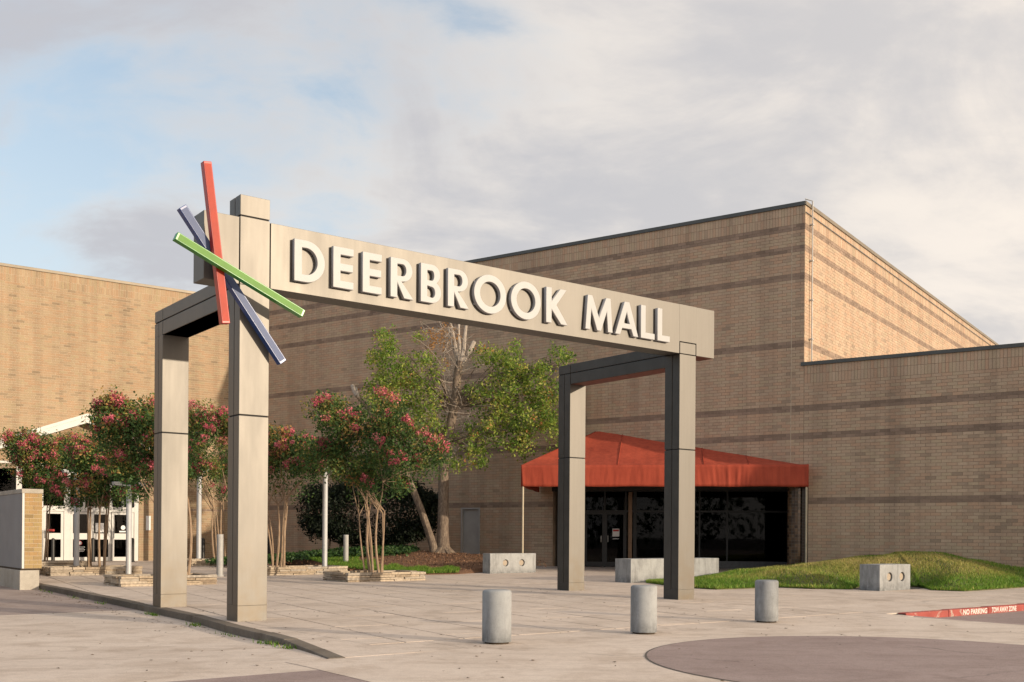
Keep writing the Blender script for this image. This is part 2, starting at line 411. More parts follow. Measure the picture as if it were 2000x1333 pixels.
def awning_mat():
    m_, nt, N, L, b = new_mat('red_canvas')
    a = wtex(N, L, 1.3, 5, .6); w = wtex(N, L, 1., 5, .6, sc=(7, 7, .8))
    c = ramp(N, L, a, [(.3, (.31, .050, .026)), (.7, (.385, .069, .036))])
    c = mix(N, L, .5, c, ramp(N, L, w, [(.3, (.6, .55, .55)), (.6, (1.08, 1.08, 1.08))]), 'MULTIPLY')
    L.new(c, b.inputs['Base Color']); b.inputs['Roughness'].default_value = .75; b.inputs['Specular IOR Level'].default_value = .25
    bump(N, L, b, wtex(N, L, 1.5, 4, .5, sc=(3, 3, 1)), .25, .05); return m_
M_awn = awning_mat()
def tile_mat():
    m_, nt, N, L, b = new_mat('glazed_tile')
    r = N.new('ShaderNodeObjectInfo').outputs['Random']
    c = ramp(N, L, r, [(0., (.035, .022, .015)), (.5, (.075, .045, .028)), (1., (.13, .08, .048))])
    L.new(c, b.inputs['Base Color']); b.inputs['Roughness'].default_value = .18; return m_
M_tile = tile_mat()
M_grout = plain('tile_grout', (.11, .10, .09), .9)
def glass_mat(name, tint, refl=1.):
    m_, nt, N, L, b = new_mat(name); N.remove(b); out = N['Material Output']
    t = N.new('ShaderNodeBsdfTransparent'); t.inputs[0].default_value = (*tint, 1)
    g = N.new('ShaderNodeBsdfGlossy'); g.inputs['Roughness'].default_value = .02; g.inputs[0].default_value = (refl, refl, refl, 1)
    f = N.new('ShaderNodeFresnel'); f.inputs[0].default_value = 1.25
    s = N.new('ShaderNodeMixShader'); L.new(f.outputs[0], s.inputs[0]); L.new(t.outputs[0], s.inputs[1]); L.new(g.outputs[0], s.inputs[2])
    L.new(s.outputs[0], out.inputs[0]); return m_
M_glass = glass_mat('dark_glass', (.22, .22, .23), .8)
M_glass2 = glass_mat('entrance_glass', (.3, .31, .32), .9)
def leaf_mat(name, stops, trans=.3):
    m_, nt, N, L, b = new_mat(name); out = N['Material Output']
    a = N.new('ShaderNodeAttribute'); a.attribute_name = 'tone'
    c = ramp(N, L, a.outputs['Fac'], stops)
    L.new(c, b.inputs['Base Color']); b.inputs['Roughness'].default_value = .55; b.inputs['Specular IOR Level'].default_value = .3
    t = N.new('ShaderNodeBsdfTranslucent'); L.new(c, t.inputs[0])
    s = N.new('ShaderNodeMixShader'); s.inputs[0].default_value = trans
    L.new(b.outputs[0], s.inputs[1]); L.new(t.outputs[0], s.inputs[2]); L.new(s.outputs[0], out.inputs[0]); return m_
M_leafm = leaf_mat('myrtle_leaf', [(0., (.03, .07, .02)), (.4, (.065, .13, .034)), (.62, (.15, .2, .045)), (.8, (.32, .24, .07)), (1., (.5, .25, .095))])
M_flower = leaf_mat('myrtle_flower', [(0., (.42, .07, .11)), (.5, (.62, .14, .19)), (1., (.72, .28, .28))], .25)
M_leaft = leaf_mat('tree_leaf', [(0., (.065, .13, .022)), (.35, (.15, .25, .038)), (.65, (.32, .39, .07)), (.93, (.48, .44, .13)), (1., (.44, .2, .07))], .42)
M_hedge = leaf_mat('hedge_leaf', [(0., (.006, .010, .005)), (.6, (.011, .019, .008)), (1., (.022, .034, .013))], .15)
M_ivy = leaf_mat('ivy_leaf', [(0., (.02, .05, .015)), (.6, (.04, .09, .02)), (1., (.09, .14, .035))], .2)
M_grass = leaf_mat('grass_blade', [(0., (.07, .16, .02)), (.4, (.16, .30, .035)), (.65, (.34, .35, .085)), (1., (.52, .40, .17))], .35)
M_lawn = plain('lawn_soil', (.10, .105, .035), .95, var=.45, scale=5, bmp=.6, bscale=30)
M_litter = leaf_mat('fallen_leaf', [(0., (.04, .025, .015)), (1., (.16, .10, .05))], .1)
def bark_mat(name, a_, b_, c_, sc=(9, 9, 1.6)):
    m_, nt, N, L, b = new_mat(name)
    f = wtex(N, L, 3., 7, .65, sc=sc)
    L.new(ramp(N, L, f, [(.28, a_), (.5, b_), (.72, c_)]), b.inputs['Base Color']); b.inputs['Roughness'].default_value = .85
    bump(N, L, b, f, .6, .02); return m_
M_barkm = bark_mat('myrtle_bark', (.17, .11, .065), (.29, .2, .13), (.40, .3, .21))
M_bark = bark_mat('tree_bark', (.05, .036, .026), (.15, .11, .08), (.29, .23, .17), (7, 7, 2.2))
M_bare = bark_mat('bare_wood', (.2, .165, .13), (.34, .29, .245), (.48, .43, .37))
M_grey = plain('grey_door', (.34, .33, .32), .55, var=.1, scale=3)
M_paper = plain('paper', (.72, .72, .72), .7, var=.03)
M_redsign = plain('red_print', (.45, .03, .03), .6)
M_postblack = plain('black_post', (.014, .013, .012), .5)
M_greypost = plain('grey_post', (.36, .355, .345), .6, var=.1, scale=8)
def kerbred():
    m_, nt, N, L, b = new_mat('red_kerb_paint')
    worn = mapr(N, L, wtex(N, L, 5, 7, .7), .56, .64)
    c = mix(N, L, worn, ramp(N, L, wtex(N, L, 2, 5), [(.3, (.27, .05, .04)), (.7, (.38, .085, .068))]), (.40, .33, .28))
    L.new(c, b.inputs['Base Color']); b.inputs['Roughness'].default_value = .8; return m_
M_kred = kerbred()
M_stencil = plain('white_stencil', (.68, .60, .56), .8, var=.12, scale=25)

# ------------------------------------------------------------------ ground
def drop(u, v):
    """how far the roadway lies below the plaza: flush in front of the gate, a kerb's height at both sides"""
    sm = lambda x, a, b: (lambda t: t * t * (3 - 2 * t))(min(1, max(0, (x - a) / (b - a))))
    d = .004
    if u < 1: d += .105 * sm(v, -5.6, -1.) * sm(-u, -.4, -.1) if u > -.1 else .105 * sm(v, -5.6, -1.)
    if u > 9.6: d += .115 * sm(u, 10.1, 11.6)
    return d
def road_z(x, y, dz=0.):
    u, v = UV(x, y)
    return gz(y) * (1 if v > -4.5 else .6) - drop(u, v) + dz
def sheet(name, u0, u1, v0, v1, mat, dz=0., step=.5, kind='structure', parent=None):
    nu = max(1, int(math.ceil((u1 - u0) / step))); nv = max(1, int(math.ceil((v1 - v0) / step)))
    vs_, fs = [], []
    for j in range(nv + 1):
        for i in range(nu + 1):
            p = P(u0 + (u1 - u0) * i / nu, v0 + (v1 - v0) * j / nv); p[2] = road_z(p[0], p[1], dz); vs_.append(p)
    for j in range(nv):
        for i in range(nu):
            a = j * (nu + 1) + i; fs.append((a, a + 1, a + nu + 2, a + nu + 1))
    mb = MB(); mb.add(vs_, fs)
    return tag(mb.build(name, mat, parent, True), kind=kind)
g = MB(); g.add([(-900, -900, -.6), (900, -900, -.6), (900, 900, -.6), (-900, 900, -.6)], [(0, 1, 2, 3)])
tag(g.build('ground', M_asph), kind='structure')
sheet('driveway', -34, -.02, -5.78, 4.6, M_apron, 0, .4)
sheet('road', -34, -.02, 4.6, 30, M_pinkroad, 0, .6)
sheet('road', -34, -1.52, -40, -5.78, M_pink, 0, .8)
sheet('road', 10.0, 40, -40, -4.60, M_pink, 0, .5)
sheet('crossing', -1.52, 10.0, -18, -5.0, M_apron, .0025, .4)
sheet('crossing', -1.52, -.02, -5.78, -5.0, M_apron, .0035, .4)
# the pink disc inlaid in the crossing, a dark joint round it
dc = (4.31, 11.44); nd = 96
def ring(r0, r1, dz, mat, name, par=None):
    vs_ = []; fs = []
    rr = [r0 + (r1 - r0) * k / 6 for k in range(7)] if r0 == 0 else [r0, r1]
    for r in rr:
        for k in range(nd):
            x = dc[0] + r * math.cos(2 * math.pi * k / nd); y = dc[1] + r * math.sin(2 * math.pi * k / nd); vs_.append((x, y, road_z(x, y, dz)))
    for j in range(len(rr) - 1):
        for k in range(nd):
            fs.append((j * nd + k, (j + 1) * nd + k, (j + 1) * nd + (k + 1) % nd, j * nd + (k + 1) % nd))
    mb = MB(); mb.add(vs_, fs); return mb.build(name, mat, par)
disc = tag(ring(0, 2.80, .0075, M_pink, 'paved_circle'), kind='structure')
ring(2.80, 2.825, .006, M_joint, 'joint', disc)

# plaza: dirt bed under scored concrete slabs
GE = [P(13.3, 5.2), P(12.9, 2.1), P(14.2, 1.2), P(15.3, .35), P(17.6, -1.05), P(19.2, -1.35), P(21, -1.5), P(30, -1.7)]   # front edge of the right lawn
plaza = MB()
def bed(u0, u1, v0, v1):
    n_ = int((v1 - v0) / 1.) + 1
    vs_, fs = [], []
    m_ = int((u1 - u0) / 1.) + 1
    for j in range(n_ + 1):
        for i in range(m_ + 1):
            p = P(u0 + (u1 - u0) * i / m_, v0 + (v1 - v0) * j / n_); p[2] = gz(p[1]) - .018; vs_.append(p)
    for j in range(n_):
        for i in range(m_): a = j * (m_ + 1) + i; fs.append((a, a + 1, a + m_ + 2, a + m_ + 1))
    plaza.add(vs_, fs)
bed(-.02, 40, -4.62, 40); bed(-.02, 10.15, -5.0, -4.62)
plaza_o = tag(plaza.build('plaza', M_joint), kind='structure')
ROT = R(-6.3)
c6, s6 = math.cos(ROT), math.sin(ROT)
def clip(poly, a, b, c):
    """keep a*x+b*y<=c"""
    out = []
    for i in range(len(poly)):
        p, q = poly[i], poly[(i + 1) % len(poly)]; dp = a * p[0] + b * p[1] - c; dq = a * q[0] + b * q[1] - c
        if dp <= 0: out.append(p)
        if dp * dq < 0: t = dp / (dp - dq); out.append((p[0] + t * (q[0] - p[0]), p[1] + t * (q[1] - p[1])))
    return out
def slab_piece(poly, mat, dz=0.):
    if len(poly) < 3: return
    area = abs(sum(poly[i][0] * poly[(i + 1) % len(poly)][1] - poly[(i + 1) % len(poly)][0] * poly[i][1] for i in range(len(poly)))) / 2
    if area < .03: return
    w = [P(a, b)[:2] for a, b in poly]
    cx = sum(p[0] for p in w) / len(w); cy = sum(p[1] for p in w) / len(w)
    if cy < 6: return
    px = proj((cx, cy, gz(cy)))[0]
    if px < -300 or px > 2300: return
    jz = rnd.uniform(-.0012, .0002)
    mb = MB(); mb.prism([tuple(p) for p in w], lambda x, y: gz(y) - .02, lambda x, y: gz(y) + jz + dz)
    mb.build('paving_slab', mat, plaza_o)
SW, SL = .885, 3.55
for i in range(-8, 30):
    for j in range(-6, 14):
        a0 = i * SW; b0 = j * SL + (SL * .5 if i % 2 else 0) + .3
        gp = .013
        q = [(a0 + gp, b0 + gp), (a0 + SW - gp, b0 + gp), (a0 + SW - gp, b0 + SL - gp), (a0 + gp, b0 + SL - gp)]
        q = [(x * c6 - y * s6 + .12, x * s6 + y * c6) for x, y in q]
        q = clip(q, -1, 0, -.06); q = clip(q, 0, -1, 3.98) if q else q; q = clip(q, 1, 0, 10.2) if q else q
        q = clip(q, 0, 1, 34) if q else q
        if q: slab_piece(q, M_conc)
for i in range(12):                                           # border strip by the bollards
    a0 = -.02 + i * .86; q = [(max(.06, a0 + .006), -4.99), (min(10.2, a0 + .854), -4.99), (min(10.2, a0 + .854), -3.995), (max(.06, a0 + .006), -3.995)]
    slab_piece(q, M_conc, -.003)
for i in range(14):                                           # pavement along the red kerb and the lawn
    a0 = 10.21 + i * 1.5
    slab_piece([(a0 + .006, -4.45), (a0 + 1.494, -4.45), (a0 + 1.494, -2.7), (a0 + .006, -2.7)], M_apron if i < 3 else M_conc)
    slab_piece([(a0 + .006, -2.69), (a0 + 1.494, -2.69), (a0 + 1.494, -.4), (a0 + .006, -.4)], M_conc)
    if a0 < 16: slab_piece([(a0 + .006, -.39), (a0 + 1.494, -.39), (a0 + 1.494, 6.5), (a0 + .006, 6.5)], M_conc)
for i in range(10):
    for j in range(6):
        a0 = 10.21 + i * 1.5; b0 = 6.51 + j * 2.0
        slab_piece([(a0 + .006, b0 + .006), (a0 + 1.494, b0 + .006), (a0 + 1.494, b0 + 1.994), (a0 + .006, b0 + 1.994)], M_conc)

# left kerb, cast in lengths with joints
def kerb_run(name, line, w, mat, top, botf, parent=None, seg=1.6, side=1):
    """line of (u,v) points; the kerb stands on the plaza side; built in lengths"""
    pts = [np.array(p, float) for p in line]; acc = []
    for a, b in zip(pts, pts[1:]):
        n_ = max(1, int(np.linalg.norm(b - a) / seg + .5))
        for k in range(n_): acc.append(a + (b - a) * k / n_)
    acc.append(pts[-1]); objs = []
    for k, (a, b) in enumerate(zip(acc, acc[1:])):
        t = (b - a) / np.linalg.norm(b - a); nrm = np.array([t[1], -t[0]]) * side; a2 = a + t * .004; b2 = b - t * .004
        q = [a2, b2, b2 + nrm * w, a2 + nrm * w]; wq = [P(*x)[:2] for x in q]; j = rnd.uniform(-.006, .004)
        mb = MB(); mb.prism([tuple(x) for x in wq], lambda x, y: -.4, lambda x, y: gz(y) + top + j)
        objs.append(mb.build('kerb_length', mat, parent, False, .012))
    return objs
k1 = empty('kerb', P(0, 3), kind if False else None); tag(k1, kind='structure')
kerb_run('kerb', [(-.13, 12.0), (-.10, 9), (-.08, 6.5), (-.10, 3.5), (-.16, 1.5), (-.38, -.5), (-.47, -1.9), (-.57, -2.9), (-.82, -4.1), (-1.02, -5.0)], .2, M_kerb, .006, None, k1, 1.5, -1)
pl2 = MB(); pl2.prism([tuple(P(*q)[:2]) for q in [(.07, -5.0), (.07, 1.6), (.0, 1.5), (-.18, -.5), (-.27, -1.9), (-.37, -2.9), (-.62, -4.1), (-.82, -5.0)]], lambda x, y: -.3, lambda x, y: gz(y) - .0025)
pl2.build('paving_slab', M_conc, plaza_o)
# right kerb, painted red with stencilled words
k2 = empty('kerb', P(14, -4.6)); tag(k2, kind='structure')
def rk_top(u): return .006 if u > 11.2 else -.0 
for i in range(16):
    u0 = 10.55 + i * 1.4; mb = MB()
    mb.ubox(u0 + .004, u0 + 1.396, -4.62, -4.455, -.4, gz(P(u0, -4.5)[1]) + rnd.uniform(-.002, .004) + .004)
    mb.build('kerb_length', M_kred, k2, False, .014)
def text_mesh(body, name, size, ex, ez, org, mat, parent, depth=.003, bold=0.):
    cu = bpy.data.curves.new(name, 'FONT'); cu.body = body; cu.size = size; cu.extrude = depth; cu.offset = bold
    cu.resolution_u = 3
    ob = bpy.data.objects.new(name, cu); COL.objects.link(ob)
    dg = bpy.context.evaluated_depsgraph_get(); me = bpy.data.meshes.new_from_object(ob.evaluated_get(dg)); bpy.data.objects.remove(ob)
    ex = np.asarray(ex, float); ez = np.asarray(ez, float); nn = np.cross(ex, ez)
    loc = np.array(parent.location)
    for v in me.vertices:
        c = np.array(v.co); w = np.asarray(org) + ex * c[0] + ez * c[1] + nn * c[2] - loc; v.co = Vector(w.tolist())
    me.materials.clear(); me.materials.append(mat); me.update()
    o = bpy.data.objects.new(name, me); link(o, parent); return o
A3 = np.array([AX[0], AX[1], 0]); Z3 = np.array([0, 0, 1.]); B3 = np.array([BX[0], BX[1], 0])
for word, px, sx in (('NO PARKING', 1881, 1.06), ('TOW AWAY ZONE', 1937, .8)):
    u_, z_ = onv(px, 1189, -4.622)
    zt = gz(P(u_, -4.5)[1]) - .108
    text_mesh(word, 'lettering', .135, A3 * sx, Z3, P(u_, -4.6225, zt), M_stencil, k2, .002, .004)

# ------------------------------------------------------------------ the mall building
W0 = np.array([13.6, 31.5]); WD = np.array([math.cos(R(145.75)), math.sin(R(145.75))]); WN = np.array([-.5628, -.8266])
WN = np.array([-WD[1], WD[0]]); WN = WN if WN[1] < 0 else -WN
TC, TL = 4.89, 31.1                      # along the long wall: the tall block's corner, and the inner corner on the left
CK = .1016
mall = empty('mall_building', (W0[0] + WD[0] * 15, W0[1] + WD[1] * 15, 0), 'long windowless tan brick mall building with dark brick stripes and a tall corner block', 'building')

def wall_bricks(o, d, nrm, s0, s1, k0, k1_, bands, soldiers, holes=(), proud=.011, smin=None):
    """one (m,6) array of bricks: s0,s1,z0,z1,band,soldier flag, by courses of 0.1016"""
    res = []; BL = .3048
    k = k0
    while k < k1_:
        sol = any(a <= k < b for a, b in soldiers)
        z0, z1 = k * CK, (k + (3 if sol else 1)) * CK
        w = CK if sol else BL
        off = 0 if sol else (k % 2) * BL / 2
        band = 1. if any(a <= k < b for a, b in bands) else 0.
        i0 = math.floor((s0 - off) / w); i1 = math.ceil((s1 - off) / w)
        for i in range(i0, i1):
            a, b = max(s0, off + i * w), min(s1, off + (i + 1) * w)
            zc = (z0 + z1) / 2; segs = [(a, b)]
            for (h0, h1, hz0, hz1) in holes:
                if hz0 < zc < hz1:
                    ns = []
                    for x, y in segs:
                        if y <= h0 or x >= h1: ns.append((x, y)); continue
                        if x < h0: ns.append((x, h0))
                        if y > h1: ns.append((h1, y))
                    segs = ns
            for x, y in segs:
                if y - x > .03: res.append((x, y, z0, z1, band, 1. if sol else 0.))
        k += 3 if sol else 1
    return np.array(res)
def bricks_mesh(name, arr, o, d, nrm, parent, mat=None, proud=.007, seed=1, tone_shift=0.):
    r_ = np.random.default_rng(seed); n_ = len(arr); j = .005
    s0, s1, z0, z1 = arr[:, 0] + j, arr[:, 1] - j, arr[:, 2] + j, arr[:, 3] - j
    dp = proud + r_.uniform(-.002, .003, n_); tl = r_.uniform(-.0018, .0018, (n_, 2))
    V = np.zeros((n_, 8, 3))
    for idx, (s, z, q, sx) in enumerate(((s0, z0, 0, -1), (s1, z0, 0, 1), (s1, z1, 0, 1), (s0, z1, 0, -1), (s0, z0, 1, -1), (s1, z0, 1, 1), (s1, z1, 1, 1), (s0, z1, 1, -1))):
        nn = (dp + sx * tl[:, 0]) if q else -.004
        V[:, idx, 0] = o[0] + d[0] * s + nrm[0] * nn; V[:, idx, 1] = o[1] + d[1] * s + nrm[1] * nn; V[:, idx, 2] = z
    F = np.array([(4, 5, 6, 7), (0, 1, 5, 4), (1, 2, 6, 5), (2, 3, 7, 6), (3, 0, 4, 7)])
    if d[0] * nrm[1] - d[1] * nrm[0] > 0: F = F[:, ::-1]
    F = (F[None] + (np.arange(n_) * 8)[:, None, None]).reshape(-1, 4)
    tone = np.clip(r_.beta(2.2, 2.2, n_) + tone_shift + arr[:, 5] * .08, 0, 1)
    return np_mesh(name, V.reshape(-1, 3), F, mat or M_brick, parent, {'tone': np.repeat(tone, 8), 'band': np.repeat(arr[:, 4], 8)}, 'stuff')
def backing(name, o, d, nrm, s0, s1, z0, z1, holes, parent, mat, th=.3):
    S = sorted({s0, s1, *[x for h in holes for x in h[:2] if s0 < x < s1]}); Z = sorted({z0, z1, *[x for h in holes for x in h[2:] if z0 < x < z1]})
    mb = MB()
    for a, b in zip(S, S[1:]):
        for c, e in zip(Z, Z[1:]):
            sm, zm = (a + b) / 2, (c + e) / 2
            if any(h[0] < sm < h[1] and h[2] < zm < h[3] for h in holes): continue
            mb.fbox(o, d, nrm, a, b, -th, 0, c, e)
    return mb.build(name, mat, parent)
# long wall: low part and tall part
OPEN = (4.72, 14.57, -1, 3.3)
DOORH = (18.0, 18.95, -1, 2.44)
low_bands = [(24, 26), (45, 47), (54, 56)]
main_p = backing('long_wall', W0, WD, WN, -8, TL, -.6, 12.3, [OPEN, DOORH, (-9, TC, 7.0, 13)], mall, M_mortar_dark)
backing('wall_extension', W0, WD, WN, -60, -8, -.6, 7.0, [], mall, M_mortar)
arr = np.vstack([wall_bricks(W0, WD, WN, -8, TC, -4, 69, low_bands, [(63, 69)], [OPEN]),
                 wall_bricks(W0, WD, WN, TC, TL, -4, 121, [(24, 26), (45, 47), (54, 56), (75, 77), (97, 99), (106, 108), (113, 115)], [(115, 121)], [OPEN, DOORH])])
# the bands of the low wall run on into the tall wall only a little way; near bricks become objects of their own
ctr = (arr[:, 0] + arr[:, 1]) / 2
wx = W0[0] + WD[0] * ctr; wy = W0[1] + WD[1] * ctr; wz = (arr[:, 2] + arr[:, 3]) / 2
sel = []
for i in range(len(arr)):
    if arr[i, 4] or arr[i, 5] or arr[i, 1] - arr[i, 0] < .3: continue
    if ctr[i] > 1 or wz[i] < 1.0: continue
    px, py = proj((wx[i], wy[i], wz[i]))
    if px < 1996: sel.append((wy[i] ** 2 + wx[i] ** 2 + (wz[i] - CAMH) ** 2, i))
sel.sort(); picked = [i for _, i in sel[:300]]
keep = np.ones(len(arr), bool); keep[picked] = False
bricks_mesh('brickwork', arr[keep], W0, WD, WN, main_p, seed=3)
bm_ = MB(); bm_.hexa([(-.1474, -.007, -.0458), (.1474, -.007, -.0458), (.1474, .004, -.0458), (-.1474, .004, -.0458)], [(-.1474, -.007, .0458), (.1474, -.007, .0458), (.1474, .004, .0458), (-.1474, .004, .0458)])
bo = bm_.build('brick', M_brick1); bme = bo.data; bpy.data.objects.remove(bo)
mloc = np.array(mall.location)
wang = math.atan2(-WD[1], -WD[0])
for i in picked:
    o = bpy.data.objects.new('brick', bme); o.location = Vector((wx[i] - mloc[0], wy[i] - mloc[1], wz[i] - mloc[2])) + Vector((*WN, 0)) * rnd.uniform(-.003, .002)
    o.rotation_euler = (0, 0, wang + rnd.uniform(-.008, .008)); link(o, main_p)
# control joints in the long wall (sealant strips)
for t, z0, z1 in ((5.32, 3.31, 12.28), (19.6, 0, 12.28)):
    mb = MB(); mb.fbox(W0, WD, WN, t - .008, t + .008, 0, .0135, z0, z1); mb.build('control_joint', M_mortar_pale, mall)
# copings
mb = MB(); mb.fbox(W0, WD, WN, -60, TC + .1, -.4, .05, 6.98, 7.10); mb.build('coping', M_bronze, mall, False, .008)
mb = MB(); mb.fbox(W0, WD, WN, TC - .05, TL, -.4, .05, 12.27, 12.40); mb.build('coping', M_bronze, mall, False, .008)
# tall block's end wall, in full sun
CN = W0 + WD * TC
ED = np.array([math.cos(R(54.3)), math.sin(R(54.3))]); EN = np.array([ED[1], -ED[0]])
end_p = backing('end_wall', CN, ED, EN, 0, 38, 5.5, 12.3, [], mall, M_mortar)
bricks_mesh('brickwork', wall_bricks(CN, ED, EN, 0, 38, 60, 121, [(75, 77), (97, 99), (106, 108), (113, 115)], [(115, 121)]), CN, ED, EN, end_p, seed=5)
mb = MB(); mb.fbox(CN, ED, EN, -.05, 38, -.4, .05, 12.27, 12.40); mb.build('coping', M_coping_tan, mall, False, .008)
mb = MB(); mb.fbox(CN, ED, EN, .02, 38, .0, .035, 12.02, 12.05); mb.build('flashing', M_bronze, mall)
c0 = CN + ED * .45 + EN * .09
mb = MB(); mb.tube([(*c0, 7.0), (*c0, 12.5), (*(c0 - EN * .25), 12.62)], .024, 8)
for z in (7.9, 9.2, 10.5, 11.7): mb.fbox(CN, ED, EN, .39, .51, 0, .13, z, z + .04)
mb.build('downpipe', M_pipe, mall, True)
# roofs
mb = MB()
q1 = [W0 + WD * -59.9 - WN * .25, W0 + WD * 4.8 - WN * .25, W0 + WD * 4.8 - WN * 45, W0 + WD * -59.9 - WN * 45]
mb.prism([tuple(x) for x in q1], 6.5, 6.75); mb.build('roof', M_asph, mall)
mb = MB()
q1 = [CN + ED * .3 + WD * .3, W0 + WD * (TL - .1) + ED * .3, W0 + WD * TL + ED * 37.5, CN + ED * 37.5 + WD * .3]
mb.prism([tuple(x) for k, x in enumerate(q1)], 11.7, 11.95); mb.build('roof', M_asph, mall)
# left wing, parallel to the gate
LV = 31.25
L0 = P(13.6, LV)[:2]; LD = -AX; LN = -BX
left_p = backing('wing_wall', L0, LD, LN, -.3, 34, -.4, 12.2, [], mall, M_mortar_pale)
bricks_mesh('brickwork', wall_bricks(L0, LD, LN, 0, 26, -2, 120, [(23, 24)], [(114, 120)]), L0, LD, LN, left_p, M_brick_wing, seed=9, tone_shift=-.04)
mb = MB(); mb.fbox(L0, LD, LN, -.3, 34, -.4, .05, 12.17, 12.29); mb.build('coping', M_coping_tan, mall, False, .008)
# grey service door in the long wall
dd = MB(); dd.fbox(W0, WD, WN, 18.06, 18.89, -.12, -.06, 0.2, 2.38); door = dd.build('service_door', M_grey, mall)
fr = MB(); fr.fbox(W0, WD, WN, 18.0, 18.06, -.2, .02, .2, 2.44); fr.fbox(W0, WD, WN, 18.89, 18.95, -.2, .02, .2, 2.44); fr.fbox(W0, WD, WN, 18.06, 18.89, -.2, .02, 2.38, 2.44)
fr.build('frame', M_grey, door)

# ---- recessed dark entrance under the awning
EX = np.array([math.cos(R(-8.5)), math.sin(R(-8.5))]); EY = np.array([-EX[1], EX[0]])
G0 = W0 + WD * 14.45 - WN * .18; GEND = G0 + EX * 8.6
R0 = W0 + WD * 4.72
ent = empty('shop_entrance', (*((G0 + GEND) / 2), gz(38)), 'dark glass entrance recessed behind the red awning', 'entrance')
zf = .165
GN = -EY
def eb(s0, s1, n0, n1, z0, z1, name, mat, parent=ent, bev=0.):
    mb = MB(); mb.fbox(G0, EX, GN, s0, s1, n0, n1, z0, z1); return mb.build(name, mat, parent, False, bev)
room = MB()
q = [G0 - EX * .3, GEND + EX * .2, GEND + EX * .2 + EY * 6, G0 - EX * .3 + EY * 6]
room.prism([tuple(x) for x in q], zf - .2, zf - .02); room.prism([tuple(x) for x in q], 3.2, 3.3)
for a, b in ((1, 2), (2, 3), (3, 0)):
    d_ = (q[b] - q[a]); l_ = np.linalg.norm(d_); d_ /= l_; n_ = np.array([d_[1], -d_[0]]); room.fbox(q[a], d_, n_, 0, l_, 0, .1, zf - .02, 3.2)
room.build('interior', M_int, ent)
cl = MB(); cl.prism([tuple(x) for x in (W0 + WD * 14.6 + WN * .02, R0 + WN * .02, GEND + EX * .2, G0 - EX * .3)], 3.02, 3.18); cl.build('ceiling', M_int, ent)
# glazing: jambs, transom, panes, a pair of doors
px2s = lambda px: (lambda d: float(np.linalg.solve(np.array([[EX[0], -d[0]], [EX[1], -d[1]]]), -G0)[0]))(ray(px, 1050)[:2])
xs = [.0, px2s(1142), px2s(1181), px2s(1222), px2s(1240), px2s(1302), px2s(1366), px2s(1420), 8.6]
for i, s in enumerate(xs):
    w = .03 if i not in (4,) else .06
    eb(s - w, s + w, -.05, .05, zf, 3.02, 'mullion', M_black)
eb(px2s(1231) - .07, px2s(1231) + .07, .05, .19, zf, 3.0, 'column', plain('bronze_column', (.20, .12, .07), .35, .4))
eb(.0, 8.6, -.045, .045, 2.25, 2.32, 'transom', M_black)
tiles = [(a, b) for a, b in zip(np.linspace(xs[6] + .06, 8.5, 9)[:-1], np.linspace(xs[6] + .06, 8.5, 9)[1:])]
for a, b in tiles: eb(a + .006, b - .006, -.04, .07, zf, zf + .27, 'plinth_tile', plain('slate_tile', (.11, .11, .115), .4, var=.2, scale=9) if 'slate_tile' not in bpy.data.materials else bpy.data.materials['slate_tile'])
eb(xs[6] + .06, 8.5, -.05, .055, zf, zf + .262, 'plinth_core', M_grout)
for i in range(len(xs) - 1):
    a, b = xs[i] + .03, xs[i + 1] - .03
    if b - a < .05: continue
    z0 = zf + (.28 if i >= 6 else .02)
    if i in (1, 2):
        dr = MB(); dr.fbox(G0, EX, GN, a, a + .06, -.02, .03, zf + .02, 2.24); dr.fbox(G0, EX, GN, b - .06, b, -.02, .03, zf + .02, 2.24)
        dr.fbox(G0, EX, GN, a + .06, b - .06, -.02, .03, zf + .02, zf + .2); dr.fbox(G0, EX, GN, a + .06, b - .06, -.02, .03, 2.16, 2.24)
        do = dr.build('door', M_black, ent)
        gp = MB(); gp.fbox(G0, EX, GN, a + .06, b - .06, 0, .008, zf + .2, 2.16); gp.build('pane', M_glass, do)
        hd = MB(); hs = (b - .1) if i == 1 else (a + .1); hp = G0 + EX * hs + GN * .09
        hd.tube([(*(hp - GN * .06), 1.12), (*hp, 1.12), (*hp, 1.35), (*(hp - GN * .06), 1.35)], .014, 8); hd.build('handle', M_alu, do, True)
    else:
        gp = MB(); gp.fbox(G0, EX, GN, a, b, 0, .01, z0, 2.25); gp.build('pane', M_glass, ent)
    gp = MB(); gp.fbox(G0, EX, GN, a, b, 0, .01, 2.32, 3.02); gp.build('pane', M_glass, ent)
s_ = px2s(1203); nt_ = eb(s_ - .13, s_ + .13, .034, .038, 1.33, 1.62, 'notice', M_paper); 
eb(s_ - .11, s_ + .11, .0385, .0395, 1.52, 1.59, 'notice_heading', M_redsign, nt_)
eb(s_ - .12, s_ + .12, .034, .037, 1.23, 1.25, 'door_bar', M_paper)
